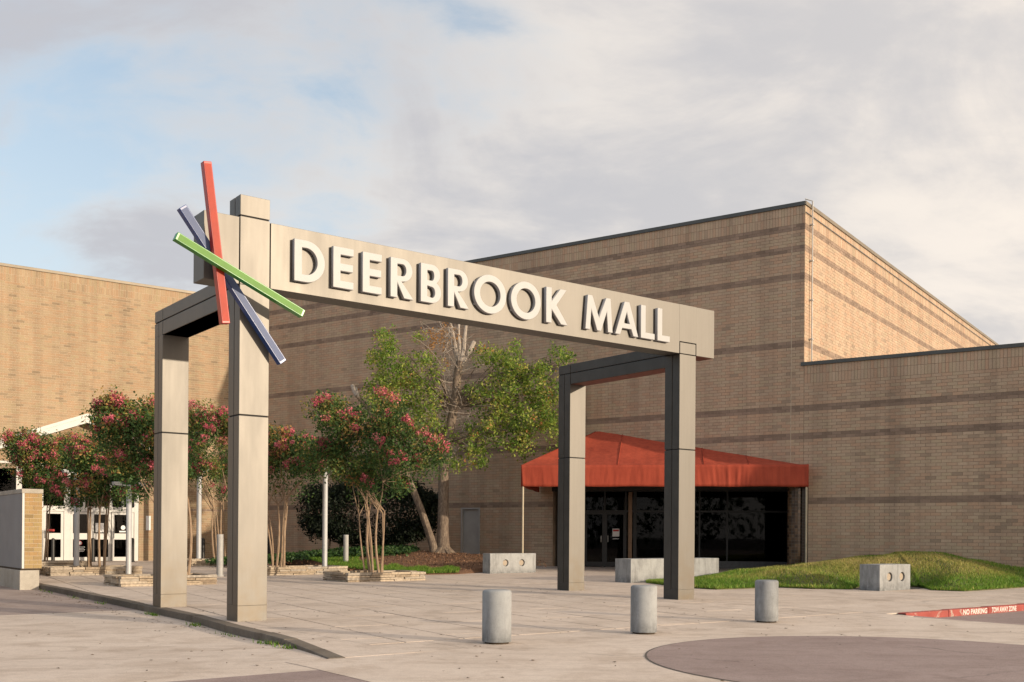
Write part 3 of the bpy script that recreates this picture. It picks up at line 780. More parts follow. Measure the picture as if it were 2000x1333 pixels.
# glazed brown tiles: right return and the rounded pier
RP = R0 - WN * .02
pier = empty('tiled_pier', (*RP, .2), 'rounded pier of glossy brown glazed tiles at the right end of the dark entrance', 'pier')
PC = W0 + WD * 5.2 - WN * .16; PR = .27
mb = MB(); mb.lathe((*PC, -.2), [(PR - .006, 0), (PR - .006, 3.3)], 40); mb.build('grout', M_grout, pier, True)
nt1, th = 17, .1016
tl_me = None
tb = MB()
for k in range(3): pass
aw = 2 * math.pi / nt1
vs_, fs = [], []
for j in range(4):
    w = -aw / 2 * .94 + aw * .94 * j / 3
    for z in (-.047, .047): vs_.append((PR * math.cos(w), PR * math.sin(w), z)); 
for j in range(3): fs.append((2 * j, 2 * j + 2, 2 * j + 3, 2 * j + 1))
me = bpy.data.meshes.new('tile'); me.from_pydata(vs_, [], fs); me.update(); me.materials.append(M_tile); tl_me = me
me.polygons.foreach_set('use_smooth', [True] * len(me.polygons))
for k in range(nt1):
    w = k * aw + .1; nd_ = np.array([math.cos(w), math.sin(w)])
    if nd_ @ (-PC / np.linalg.norm(PC)) < -.05: continue
    for r_ in range(29):
        o = bpy.data.objects.new('tile', tl_me); o.location = Vector((PC[0] - RP[0], PC[1] - RP[1], .12 + r_ * th - .2 + .05)); o.rotation_euler = (0, 0, w); link(o, pier)
mb = MB(); mb.fbox(W0, WD, WN, 4.70, 4.93, -.55, .004, -.2, 3.3); mb.build('pier_core', M_grout, pier)
mb = MB()
for r_ in range(30):
    for c_ in range(2): mb.fbox(W0, WD, WN, 4.723 + c_ * .102, 4.723 + c_ * .102 + .096, -.01, .012, .1 + r_ * th, .1 + r_ * th + .0955)
mb.build('tile_facing', M_tile, pier, kind='stuff')
rd = GEND - R0; rl = np.linalg.norm(rd); rd = rd / rl; rn = np.array([-rd[1], rd[0]]); 
mb = MB(); mb.fbox(R0, rd, rn, .5, rl, -.1, .0, -.1, 3.1); mb.build('return_wall', M_int, ent)

# ---- red awning
aw_o = atY(1018, 908, 35.0)[:2]
aw = empty('awning', (*aw_o, gz(35)), 'wide red canvas awning with a deep valance over the dark entrance', 'awning')
AL = 9.36; ZE, ZV = 3.70, 2.985
apx = W0 + WD * 12.66 + WN * .03; ZA = 5.24
fl = aw_o; fr_ = aw_o + EX * AL
def wall_hit(p, d):
    t = np.linalg.solve(np.array([[d[0], -WD[0]], [d[1], -WD[1]]]), W0 + WN * .03 - p); return p + d * t[0]
bl = wall_hit(fl, EY); 
frw = wall_hit(fr_, EY) if wall_hit(fr_, EY) @ EY > fr_ @ EY else fr_
def awn_z(p):
    """height of the front slope; it carries on up to the wall"""
    dep = float((p - fl) @ EY); da = float((apx - fl) @ EY); return ZE + (ZA - ZE) * dep / da
cv = MB(); NS, NT = 72, 14
vs_, fs = [], []
sag_ph = [rnd.uniform(0, 6) for _ in range(6)]
seams = [0, .345, .645, .80, 1.]
for i in range(NS + 1):
    f = i / NS; e0 = fl + EX * AL * f
    # back end of this rib: on the hip line for the left part, on the wall for the rest
    fa = float((apx - fl) @ EX) / AL
    if f < fa: e1 = fl + (apx - fl) * (f / fa); z1 = ZE + (ZA - ZE) * f / fa
    else:
        e1 = apx + (frw - apx) * ((f - fa) / (1 - fa)); z1 = ZA + (ZE - ZA) * ((f - fa) / (1 - fa))
    for j in range(NT + 1):
        g_ = j / NT; p = e0 + (e1 - e0) * g_; z = ZE + (z1 - ZE) * g_
        k_ = max(a for a in seams if a <= f + 1e-6); nx_ = min([a for a in seams if a > f + 1e-6] or [1.]); 
        q_ = (f - k_) / max(1e-3, nx_ - k_)
        sag = -.10 * math.sin(math.pi * min(1, max(0, q_))) * math.sin(math.pi * min(1, g_ * .9 + .05)) * min(1, (z1 - ZE) / .8)
        wr = .016 * math.sin(f * 150 + sag_ph[0] + 2 * g_) * (1 - g_) * (.5 + .5 * math.sin(f * 23 + sag_ph[1]))
        vs_.append((*p, z + (sag + wr if 0 < j else 0)))
for i in range(NS):
    for j in range(NT):
        a = i * (NT + 1) + j; fs.append((a, a + NT + 1, a + NT + 2, a + 1))
cv.add(vs_, fs)
lv, lf = [], []                          # left slope
for i in range(9):
    f = i / 8; a = fl + (apx - fl) * f; za = ZE + (ZA - ZE) * f; b = bl + (apx - bl) * f; 
    lv += [(*a, za), (*b, ZE + (ZA - ZE) * f)]
for i in range(8): lf.append((2 * i + 1, 2 * i, 2 * i + 2, 2 * i + 3))
cv.add(lv, lf); cv.build('canopy', M_awn, aw, True)
def valance(p0, p1, nrm, seed, n_=260):
    r_ = random.Random(seed); ph = [r_.uniform(0, 6.3) for _ in range(8)]; L_ = np.linalg.norm(p1 - p0)
    vs_, fs = [], []; rows = 9
    for i in range(n_ + 1):
        f = i / n_; s = f * L_
        amp = .003 + .011 * max(0, math.sin(s * .85 + ph[0]) * math.sin(s * .37 + ph[6])) ** 2
        w = amp * (math.sin(s * 21 + ph[1] + 2.2 * math.sin(s * 1.7 + ph[2])) + .6 * math.sin(s * 37 + ph[3]))
        for j in range(rows):
            g_ = j / (rows - 1); k_ = math.sin(math.pi * min(1, g_ * .85)) ; lean = .10 * math.sin(s * 1.3 + ph[4]) * g_
            f2 = min(1, max(0, f + lean / L_)); p = p0 + (p1 - p0) * f2 + nrm * (w * k_ + .005)
            vs_.append((*p, ZE - (ZE - ZV) * g_ + .008 * math.sin(s * 3 + ph[5]) * (g_ == 1)))
    for i in range(n_):
        for j in range(rows - 1):
            a = i * rows + j; fs.append((a, a + 1, a + rows + 1, a + rows))
    mb = MB(); mb.add(vs_, fs); o = mb.build('valance', M_awn, aw, True)
    md = o.modifiers.new('thickness', 'SOLIDIFY'); md.thickness = .006
    return o
valance(fl, fr_, -EY, 4); valance(bl, fl, -EX, 8, 110)
if np.linalg.norm(frw - fr_) > .1: valance(fr_, frw, EX, 9, 40)
for s0, s1 in zip(seams[1:-1], [0] * 3):
    f = s0; e0 = fl + EX * AL * f; fa = float((apx - fl) @ EX) / AL
    e1 = apx + (frw - apx) * ((f - fa) / (1 - fa)) if f > fa else fl + (apx - fl) * (f / fa); z1 = ZA + (ZE - ZA) * ((f - fa) / (1 - fa)) if f > fa else ZE + (ZA - ZE) * f / fa
    mb = MB(); mb.tube([(*e0, ZE + .005), (*(e0 * .5 + e1 * .5), (ZE + z1) / 2 + .012), (*e1, z1 + .01)], .014, 6); mb.build('seam', M_awn, aw)
fi = EY * .09 + EX * .05; fm = MB(); fm.tube([(*(fl + fi), ZE - .06), (*(fr_ + EY * .09 - EX * .08), ZE - .06)], .025, 6); fm.tube([(*(fl + fi), ZE - .06), (*(bl + EX * .05), ZE - .06)], .025, 6)
for k in range(1, 6): e = fl + EX * AL * k / 6 + EY * .09; fm.tube([(*e, ZE - .06), (*wall_hit(e, EY), ZE - .06)], .02, 6)
fm.build('frame', M_pole, aw)
for p in (fl + EX * .06 + EY * .04, fr_ - EX * .06 + EY * .04):
    mb = MB(); mb.tube([(*p, -.05), (*p, ZE - .04)], .035, 10); mb.build('post', plain('post_tan', (.42, .36, .26), .5) if 'post_tan' not in bpy.data.materials else bpy.data.materials['post_tan'], aw, True)

# ------------------------------------------------------------------ left entrance vestibule
VV = 27.9
ves_loc = P(5, VV, gz(41))
ves = empty('mall_entrance', ves_loc, 'gabled white and brick mall entrance with glazed white doors behind the pink trees', 'entrance')
def vu(px): return onv(px, 1000, VV)[0]
def vz(px, py): return onv(px, py, VV)[1]
VZ0 = .19
VL, VR_ = vu(-150), vu(352)
zw = vz(40, 902)                                  # head of the glazing
FV = VV - .55                                     # fascia plane
pu, pz = onv(171, 811, FV); lu, lz = onv(0, 861, FV); sl = (pz - lz) / (pu - lu)
def roof_z(u): return pz - sl * abs(u - pu)
holeV = (vu(-60), vu(271), -1, zw)
# brick front cut to the gable
ob = backing('front_wall', P(0, VV)[:2], AX, -BX, VL, VR_, -.2, zw, [holeV], ves, M_mortar)
gb = MB(); gb.v = []; 
gq = [(VL, zw), (VR_, zw), (VR_, roof_z(VR_) - .25), (pu, pz - .25), (VL, roof_z(VL) - .25)]
for vv in (VV, VV + .25): gb.v += [tuple(P(a, vv, b)) for a, b in gq]
gb.f = [(4, 3, 2, 1, 0)[::-1], (5, 6, 7, 8, 9)[::-1]]; gb.build('gable_backing', M_mortar, ves)
wb = wall_bricks(None, AX, -BX, VL, VR_, 0, 60, [], [], [holeV])
zz_ = (wb[:, 2] + wb[:, 3]) / 2; uc = (wb[:, 0] + wb[:, 1]) / 2
wb = wb[[roof_z(a) - .3 > b for a, b in zip(uc, zz_)]]
bricks_mesh('brickwork', wb, P(0, VV)[:2], AX, -BX, ob, M_brick_wing, seed=12, tone_shift=.05)
# roof: two slopes with deep white fascia and soffit
for sgn, ue in ((-1, VL - .5), (1, VR_ + .5)):
    z1 = roof_z(ue); name = 'roof_slope'
    mb = MB()
    def rq(v0, v1, t0, t1): 
        return [P(pu, v0, pz + t0), P(ue, v0, z1 + t0), P(ue, v1, z1 + t0), P(pu, v1, pz + t0)], [P(pu, v0, pz + t1), P(ue, v0, z1 + t1), P(ue, v1, z1 + t1), P(pu, v1, pz + t1)]
    b_, t_ = rq(FV + .06, LV - .02, -.2, .0)
    if sgn < 0: b_, t_ = b_[::-1], t_[::-1]
    mb.hexa(b_, t_); rs = mb.build(name, M_white, ves)
    mb = MB(); b_, t_ = rq(FV, FV + .06, -.30, .04)
    if sgn < 0: b_, t_ = b_[::-1], t_[::-1]
    mb.hexa(b_, t_); mb.build('fascia', M_white, rs)
    mb = MB(); b_, t_ = rq(FV - .03, FV, -.06, .06)
    if sgn < 0: b_, t_ = b_[::-1], t_[::-1]
    mb.hexa(b_, t_); mb.build('drip_edge', M_white, rs)
mb = MB(); mb.ubox(VR_ - .3, VR_, VV + .01, LV, -.2, roof_z(VR_) - .2); mb.build('side_wall', M_mortar, ves)
mb = MB(); mb.ubox(VL, VL + .3, VV + .01, LV, -.2, roof_z(VL) - .2); mb.build('side_wall', M_mortar, ves)
mb = MB(); mb.ubox(holeV[0], holeV[1], VV + 2.9, VV + 3.0, VZ0, zw + .1); mb.ubox(holeV[0], holeV[1], VV + .27, VV + 3, zw + .02, zw + .1); mb.ubox(holeV[0], holeV[1], VV + .05, VV + 3, VZ0 - .1, VZ0 - .01)
mb.build('interior', M_int, ves)
def vb(u0, u1, z0, z1, n0, n1, name, mat, parent=ves, bev=0.):
    mb = MB(); mb.ubox(u0, u1, VV + n0, VV + n1, z0, z1); return mb.build(name, mat, parent, False, bev)
zh0, zh1 = vz(180, 1000), vz(180, 990)
u83, u270 = vu(80), vu(270)
vb(holeV[0], u270, zw - .08, zw, -.02, .12, 'head_frame', M_white)
vb(u83, u270, zh0, zh1, -.025, .13, 'transom', M_white)
mull = [(31, 42), (78, 84), (125, 137), (262, 270)]
for a, b in mull: vb(vu(a), vu(b), VZ0, zw - .08, -.03, .12, 'mullion', M_white)
for a, b in ((162, 166), (214, 219), (238, 242)): vb(vu(a), vu(b), zh1, zw - .08, -.02, .1, 'mullion', M_white)
vb(holeV[0], vu(31), VZ0, VZ0 + .5, 0, .1, 'sill_panel', M_white)
for a, b in ((-60, 31), (42, 78)): vb(vu(a), vu(b), VZ0 + .5, zw - .08, .05, .06, 'pane', M_glass2)
for a, b in ((84, 125), (137, 162), (166, 214), (219, 238), (242, 262)): vb(vu(a), vu(b), zh1, zw - .08, .05, .06, 'pane', M_glass2)
zr0, zr1 = vz(180, 1054), vz(180, 1042)
for i, (a, b) in enumerate(((84, 125), (137, 177.5), (178, 217.5), (218, 262))):
    ua, ub = vu(a) + .01, vu(b) - .01; st = .10
    dm = MB()
    for q0, q1 in ((ua, ua + st), (ub - st, ub)): dm.ubox(q0, q1, VV + .0, VV + .05, VZ0 + .01, zh0 - .01)
    for q0, q1 in ((VZ0 + .01, VZ0 + .17), (zr0, zr1), (zh0 - .1, zh0 - .01)): dm.ubox(ua + st, ub - st, VV + .002, VV + .048, q0, q1)
    do = dm.build('door', M_white, ves)
    for q0, q1 in ((VZ0 + .17, zr0), (zr1, zh0 - .1)): vb(ua + st, ub - st, q0, q1, .02, .028, 'pane', M_glass2, do)
    hx = ub - .08 if i in (1, 3) else ua + .08
    if i == 3: hx = ua + .08
    h0 = P(hx, VV - .05); mb = MB(); mb.tube([(h0[0], h0[1], z) for z in (1.12, 1.4)], .015, 8)
    for z in (1.13, 1.39): mb.ubox(hx - .012, hx + .012, VV - .05, VV + .002, z - .012, z + .012)
    mb.build('handle', M_alu, do, True)
    uc_ = (ua + ub) / 2
    if i == 1:
        pass
def sticker(u, z, r, mat, parent, name, n0=.004):
    mb = MB(); pts = [(u + r * math.cos(2 * math.pi * k / 20), z + r * math.sin(2 * math.pi * k / 20)) for k in range(20)]
    mb.add([P(a, VV + .019 - n0, b) for a, b in pts], [tuple(range(20))]); return mb.build(name, mat, parent)
us, zs = vu(157), vz(157, 1061)
s1 = sticker(us, zs, .085, M_redsign, ves, 'door_sticker'); sticker(us, zs, .06, M_paper, ves, 'door_sticker', .008); 
for k in range(4): vb(us - .02, us + .18 - .03 * (k % 2), zs - .17 - k * .055, zs - .145 - k * .055, .015, .019, 'printed_line', M_paper)
vb(vu(187), vu(203), vz(190, 1040), vz(190, 1022), .012, .019, 'paper_notice', M_paper)
us, zs = vu(241), vz(241, 1031); sticker(us, zs, .09, M_paper, ves, 'door_sticker'); vb(us - .15, us + .1, zs - .19, zs - .13, .015, .019, 'printed_line', M_paper)
vb(vu(91), vu(107), vz(95, 1038), vz(95, 1034), .015, .019, 'red_strip', M_redsign)
vb(vu(285), vu(294), vz(290, 1036), vz(290, 1008), -.03, -.013, 'wall_notice', M_paper)

# ------------------------------------------------------------------ grey garden wall with a yellow brick end (left foreground)
cw = atY(43, 1040, 25.1)[:2]; cu_, cv_ = UV(*cw)
gw = empty('garden_wall', (*cw, 0), 'low grey stucco wall with a white cap and a yellow brick end at the left edge', 'wall')
zc1 = CAMH + (1039 - 955) * 25.1 / FPX; zc0 = zc1 - .105; zb0 = CAMH - (1111 - 1039) * 25.1 / FPX
EW = .455
mb = MB(); mb.ubox(cu_, cu_ + EW - .004, cv_ + .012, cv_ + 12, zb0, zc0); mb.build('wall_body', M_stucco, gw)
mb = MB(); mb.ubox(cu_ - .015, cu_ + EW + .015, cv_ - .02, cv_ + 12, zc0 + .001, zc1); mb.build('cap', M_creamc, gw, False, .006)
mb = MB(); mb.ubox(cu_ + .055, cu_ + EW - .006, cv_ + .002, cv_ + .0115, zb0, zc0 - .001); mb.build('mortar', M_mortar_pale, gw)
mb = MB(); mb.ubox(cu_ + .002, cu_ + .05, cv_ - .004, cv_ + .0115, zb0, zc0); mb.build('corner_trim', M_white, gw)
nc = 18; ch = (zc0 - zb0) / nc; blk = {}
for k in range(nc):
    z0 = zb0 + k * ch; a0, a1 = cu_ + .058, cu_ + EW - .004; h = (a1 - a0) / 2
    segs = [(a0, a0 + h), (a0 + h, a1)] if k % 2 == 0 else [(a0, a0 + h / 2), (a0 + h / 2, a0 + 1.5 * h), (a0 + 1.5 * h, a1)]
    for a, b in segs:
        mb = MB(); jn = rnd.uniform(-.002, .002); mb.ubox(a + .005, b - .005, cv_ - .008 + jn, cv_ + .003, z0 + .005, z0 + ch - .005); mb.build('brick', M_yb, gw)
mb = MB(); mb.ubox(cu_ - .05, cu_ + .39, cv_ - .03, cv_ + 12, -.3, zb0 - .045); mb.build('footing', M_creamc, gw, False, .012)
mb = MB(); mb.ubox(cu_ - .01, cu_ + .42, cv_ + .02, cv_ + 12, zb0 - .05, zb0); mb.build('damp_course', M_soil, gw)

# ------------------------------------------------------------------ the gate
K = .84375
gw_, gd, GL, GS_, go, GEe, Hc, Hg, Zt, Zb, zt_, zb_ = .4803, .4272, 3.9477, 9.573, .5683, 10.6145, 6.529, 6.208, 6.178, 5.156, 5.373, 4.909
gate = empty('mall_gate', P(5, 2, 0), 'tall champagne metal entrance gate of two portal frames carrying a long lettered beam', 'gate')
GP = .011   # half width of a panel joint
def gpanel(u0, u1, v0, v1, z0, z1, name='panel', mat=None, bev=.004):
    mb = MB(); mb.ubox(u0, u1, v0, v1, z0, z1); return mb.build(name, mat or M_gate, gate, False, bev)
def gcore(u0, u1, v0, v1, z0, z1, i=.014):
    mb = MB(); mb.ubox(u0 + i, u1 - i, v0 + i, v1 - i, z0, z1); return mb.build('core', M_dark, gate)
def column(u, v, z0, ztop, zj, zcap=None):
    """clad column: a plain foot, front and back halves with an open joint in the sides, one level joint"""
    gcore(u, u + gw_, v, v + gd, z0, ztop - .02)
    ft = gpanel(u, u + gw_, v, v + gd, z0, .24, 'foot')
    if u > 5: side_reflection(ft)
    sp = v + gd * .5
    for a, b in ((.24, zj - GP), (zj + GP, ztop)):
        for o_ in (gpanel(u, u + gw_, v, sp - GP, a, b), gpanel(u, u + gw_, sp + GP, v + gd, a, b)):
            if u > 5: side_reflection(o_)
zj_l = onv(490, 812, 0)[1]; zj_r = onv(1340, 878.5, 0)[1]
V2 = GL - gd
M_side_refl = plain('dark_reflection_metal', (.052, .052, .05), .45, .4, .15, 3)  # dark reflection put into the colour of the right frame's sides
def side_reflection(o):
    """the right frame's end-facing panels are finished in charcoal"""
    o.data.materials.append(M_side_refl); na = Vector((-AX[0], -AX[1], 0))
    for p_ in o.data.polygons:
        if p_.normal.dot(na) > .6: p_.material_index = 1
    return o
column(0, 0, -.2, Zb - .001, zj_l)
column(0, V2, -.2, zb_ - .0, onv(335, 846, V2)[1])
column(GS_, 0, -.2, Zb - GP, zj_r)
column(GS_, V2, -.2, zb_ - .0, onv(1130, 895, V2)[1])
# left column runs up through the beam and carries a cap
gcore(0, gw_, 0, gd, Zb - .1, Hc - .05)
gpanel(0, gw_, 0, gd, Zb + .003, Hg - GP); 
gpanel(0, gw_, 0, gd * .5 - GP, Hg + GP, Hc, 'cap'); gpanel(0, gw_, gd * .5 + GP, gd, Hg + GP, Hc, 'cap')
# beam
beam_l = gpanel(-go, -.016, 0, gd, Zb, Zt, 'beam'); 
gcore(-go, GEe, 0, gd, Zb + .01, Zt - .01, .03)
beam_r = empty('beam', (0, 0, 0)); bpy.data.objects.remove(beam_r)
mb = MB(); ins0, ins1, insz = GS_ - .004, GS_ + gw_ + .004, onv(1343, 670, 0)[1]
mb.ubox(gw_ + .016, ins0 - GP, 0, gd, Zb, Zt); beam_r = mb.build('beam', M_gate, gate, False, .004)
gpanel(ins0 - GP + .0005, ins1 + GP - .0005, .0, gd, insz + GP, Zt, 'beam', None, 0)
gpanel(ins1 + GP, GEe, 0, gd, Zb, Zt, 'beam')
gpanel(ins0 + GP, ins1 - GP, .0, gd, Zb + GP * .5, insz - GP, 'inset_panel')
mb = MB(); mb.ubox(ins1 + GP + .02, GEe - .02, .02, gd - .02, Zb - .006, Zb - .001); mb.build('soffit', M_soffit_refl, gate)
# side beams tie each front column to its rear column
for u in (0, GS_):
    zm = (zt_ + zb_) / 2 + .02; gp_o = []
    gcore(u, u + gw_, gd, GL, zb_, zt_, .016)
    e0 = gd + .001
    for a, b in ((e0, V2 - GP), (V2 + GP, GL)):
        gp_o.append(gpanel(u, u + gw_, a, b, zm + GP, zt_))
    gp_o.append(gpanel(u, u + gw_, e0, V2 - GP, zb_, zm - GP))
    gp_o.append(gpanel(u, u + gw_, V2 + GP, V2 + gd * .5 - .006, zb_, zm - GP))
    gp_o.append(gpanel(u, u + gw_, V2 + gd * .5 + .014, GL, zb_, zm - GP))
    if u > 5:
        for o_ in gp_o: side_reflection(o_)
mb = MB(); mb.ubox(GS_ + .02, GS_ + gw_ - .02, gd + .05, V2 - .02, zb_ - .006, zb_ - .001); mb.build('soffit', M_soffit_refl, gate)

# letters drawn from strokes and bowls, face white, sides grey
def arc(cx, cy, rx, ry, a0, a1, n_=22): return [(cx + rx * math.cos(R(a0 + (a1 - a0) * k / n_)), cy + ry * math.sin(R(a0 + (a1 - a0) * k / n_))) for k in range(n_ + 1)]
def glyph(ch, w):
    """outline in a box of width w and height 1; stroke .185"""
    s = .2; h = .18
    if ch == 'D':
        r = w - .42 if w > .6 else .3
        return [[(0, 0)] + [(w - .5, 0)] + arc(w - .5, .5, .5, .5, -90, 90) + [(0, 1)], [(s, h), (s, 1 - h)] + arc(w - .5, .5, .5 - s, .5 - h, 90, -90)]
    if ch == 'E': return [[(0, 0), (w, 0), (w, h), (s, h), (s, .425), (w * .97, .425), (w * .97, .425 + h), (s, .425 + h), (s, 1 - h), (w, 1 - h), (w, 1), (0, 1)]]
    if ch == 'L': return [[(0, 0), (w, 0), (w, h), (s, h), (s, 1), (0, 1)]]
    if ch == 'O': return [arc(w / 2, .5, w / 2, .525, 0, 360, 56)[:-1], arc(w / 2, .5, w / 2 - s, .525 - s * .95, 360, 0, 56)[:-1]]
    if ch == 'R':
        r = .29
        return [[(0, 0), (s, 0), (s, .40), (w - .21 - .05, .0), (w + .02, .0), (min(s + .2, w - .34), .42)] + arc(w - r - .02, .42 + r, r, r, -75, 90, 18) + [(0, 1)],
                [(s, .42 + .14), (s, 1 - .14)] + arc(w - r - .02, .42 + r, r - s * .93, r - .14, 90, -90, 14)]
    if ch == 'B':
        r1, r2 = .255, .285; y = .49
        return [[(0, 0), (w - r2, 0)] + arc(w - r2, r2, r2, r2, -90, 62, 16) + arc(w - r1 - .035, 1 - r1, r1, r1, -58, 90, 16) + [(0, 1)],
                [(s, h * .9), (s, y - .05)] + arc(w - r2, r2 - .01, r2 - s * .95, (y - .05 - h * .9) / 2, 90, -90, 12),
                [(s, y + .09), (s, 1 - h * .9)] + arc(w - r1 - .035, (y + .09 + 1 - h * .9) / 2, r1 - s * .93, (1 - h * .9 - y - .09) / 2, 90, -90, 12)]
    if ch == 'K': return [[(0, 0), (s, 0), (s, .40), (w - .215, 0), (w + .03, 0), (s + .175, .53), (w - .02, 1), (w - .25, 1), (s, .60), (s, 1), (0, 1)]]
    if ch == 'A':
        return [[(0, 0), (.2, 0), (.285, .2), (w - .285, .2), (w - .2, 0), (w, 0), (w / 2 + .095, 1), (w / 2 - .095, 1)], [(.345, .35), (w / 2, .71), (w - .345, .35)]]
    if ch == 'M':
        return [[(0, 0), (.185, 0), (.225, .62), (w / 2 - .075, 0), (w / 2 + .075, 0), (w - .225, .62), (w - .185, 0), (w, 0), (w - .09, 1), (w - .26, 1), (w / 2, .37), (.26, 1), (.09, 1)]]
LP = [('D', 575, 635, 465, 548), ('E', 651, 691, 481, 561), ('E', 708.5, 746, 492, 570), ('R', 763, 807, 502, 578), ('B', 822, 862, 513, 588.5), ('R', 875, 915.5, 525, 600),
      ('O', 926, 989, 0, 0), ('O', 998, 1056.5, 0, 0), ('K', 1067, 1107.6, 559, 630), ('M', 1143.7, 1197, 574, 642), ('A', 1202, 1247, 0, 0), ('L', 1252, 1279, 594, 658), ('L', 1284.5, 1308.7, 601, 664.6)]
FVL = -.095
zlo = []; zhi = []
for ch, x0, x1, y0, y1 in LP:
    if y0: zhi.append(onv(x0, y0, FVL)[1]); zlo.append(onv(x0, y1, FVL)[1])
z_lo, z_hi = float(np.mean(zlo)), float(np.mean(zhi)); LH = z_hi - z_lo
def fillglyph(loops, u0):
    cu = bpy.data.curves.new('g', 'CURVE'); cu.dimensions = '2D'; cu.fill_mode = 'BOTH'; cu.extrude = .036; cu.bevel_depth = .006; cu.bevel_resolution = 1; cu.offset = -.006
    for lp in loops:
        sp = cu.splines.new('POLY'); sp.points.add(len(lp) - 1); sp.use_cyclic_u = True
        for q, (x, y) in zip(sp.points, lp): q.co = (x * LH, y * LH, 0, 1)
    ob = bpy.data.objects.new('g', cu); COL.objects.link(ob)
    dg = bpy.context.evaluated_depsgraph_get(); me = bpy.data.meshes.new_from_object(ob.evaluated_get(dg)); bpy.data.objects.remove(ob)
    loc = np.array(gate.location)
    for v in me.vertices:
        x, y, z = v.co; w = P(u0 + x, FVL + .042 - z, z_lo + y) - loc; v.co = Vector(w.tolist())
    me.materials.clear(); me.materials.append(M_letter); me.materials.append(M_return)
    me.update()
    nb = Vector((-BX[0], -BX[1], 0))
    for p_ in me.polygons: p_.material_index = 0 if p_.normal.dot(nb) > .5 else 1
    return me
for ch, x0, x1, y0, y1 in LP:
    zm = (z_lo + z_hi) / 2
    ym = 0
    u0 = onv(x0, 550, FVL)[0]; u1 = onv(x1, 550, FVL)[0]
    # letter's side edges are vertical: sight line's u does not depend on height apart from the slight roll
    y_ = proj(P((u0 + u1) / 2, FVL, zm))[1]; u0 = onv(x0, y_, FVL)[0]; u1 = onv(x1, y_, FVL)[0]
    me = fillglyph(glyph(ch, (u1 - u0) / LH), u0); o = bpy.data.objects.new('letter', me); link(o, gate)
    mb = MB()
    st = [(.1, .2), (.1, .8)] if ch not in 'AM' else [(.2, .1)]
    for fx, fz in st:
        mb.ubox(u0 + fx * LH - .015, u0 + fx * LH + .015, FVL + .07, .002, z_lo + fz * LH - .015, z_lo + fz * LH + .015)
    mb.build('spacer', M_return, o)

# three coloured bars crossing on the gate's corner
sb = empty('star_sculpture', P(-.1, -.3, 5.7), 'three crossed square bars in red, blue and green fixed to the gate corner', 'sculpture')
def bar(pa, pb, v, w, mat, edge, name):
    (u0, z0), (u1, z1) = onv(*pa, v - w), onv(*pb, v - w)
    d = np.array([u1 - u0, z1 - z0]); l_ = np.linalg.norm(d); d /= l_; n_ = np.array([-d[1], d[0]]); h = w / 2
    mb = MB(); c = []
    for vv in (v - w, v):
        for (a, b) in ((0, -1), (1, -1), (1, 1), (0, 1)):
            e = (u0 + d[0] * (a * l_) + n_[0] * b * h, z0 + d[1] * (a * l_) + n_[1] * b * h); c.append(P(e[0], vv, e[1]))
    mb.hexa(c[:4], c[4:]); 
    bm = mb.build(name, mat, sb, False, .008); 
    f = MB(); c = []
    for vv in (v - w - .004, v - w + .002):
        for (a, b) in ((.035 / l_, -1), (1 - .035 / l_, -1), (1 - .035 / l_, 1), (.035 / l_, 1)):
            e = (u0 + d[0] * (a * l_) + n_[0] * b * (h - .014), z0 + d[1] * (a * l_) + n_[1] * b * (h - .014)); c.append(P(e[0], vv, e[1]))
    f.hexa(c[:4], c[4:]); f.build('face_plate', edge, bm)
    return bm
M_red = plain('red_gloss', (.36, .02, .012), .4); M_redf = plain('red_face', (.34, .032, .014), .5, 0, .08, spec=.25)
M_blue = plain('blue_gloss', (.02, .06, .22), .3); M_blue_glare = plain('blue_glare_face', (.075, .105, .21), .5, 0, .08, spec=.3)  # blue bar's front is paler: sky and sun glare put into its colour
M_green = plain('green_gloss', (.03, .22, .025), .3); M_greenf = plain('green_face', (.10, .235, .04), .5, 0, .08, spec=.25)
bar((357, 403), (554, 708), -.06, .125, M_blue, M_blue_glare, 'bar')
bar((405.5, 315), (442, 632), -.20, .125, M_red, M_redf, 'bar')
bar((345, 460), (594, 613), -.34, .12, M_green, M_greenf, 'bar')
uc_, zc_ = onv(437, 520, -.2); mb = MB(); mb.ubox(uc_ - .03, uc_ + .03, -.33, .0, zc_ - .03, zc_ + .03); mb.build('pivot', M_black, sb)

# ------------------------------------------------------------------ bollards
def bollard_big(px, py, label):
    p = gnd(px, py); o = empty('concrete_bollard', (p[0], p[1], 0), label, 'bollard', 'squat concrete bollards along the crossing')
    r, h = .183, .665
    mb = MB(); mb.lathe(p, [(r, .02), (r, h - .03), (r - .008, h - .012), (r - .03, h), (.0005, h + .004)], 40); mb.build('shaft', M_cyl, o, True)
    mb = MB(); mb.lathe(p, [(r - .03, -.05), (r - .03, .0205)], 32); mb.build('foot', M_soil, o, True)
bollard_big(970, 1256, 'squat concrete bollard left of the other two, nearest the camera')
bollard_big(1257, 1237, 'squat concrete bollard in front of the right gate column')
bollard_big(1497, 1215, 'squat concrete bollard in front of the grass, beside the paved circle')
def post(px, py, w, top_py, mat, name, label, cat, group, round_top=False, Y=None):
    p = gnd(px, py) if Y is None else atY(px, py, Y)
    z0 = p[2]; h = CAMH + ray(px, top_py)[2] * p[1] - z0; r = w * p[1] / FPX / 2
    o = empty(name, p, label, cat, group)
    prof = [(r, -.1), (r, h - r * .9)] + ([(r * math.cos(R(a)), h - r * .9 + r * .9 * math.sin(R(a))) for a in (20, 40, 60, 80)] if round_top else [(r, h - .01), (r - .008, h)])
    mb = MB(); mb.lathe(p, prof, 20); mb.build('shaft', mat, o, True)
    mb = MB(); mb.lathe(p, [(r * 1.25, -.02), (r * 1.25, .03), (r * 1.02, .05)], 20); mb.build('collar', mat, o, True)
    return o
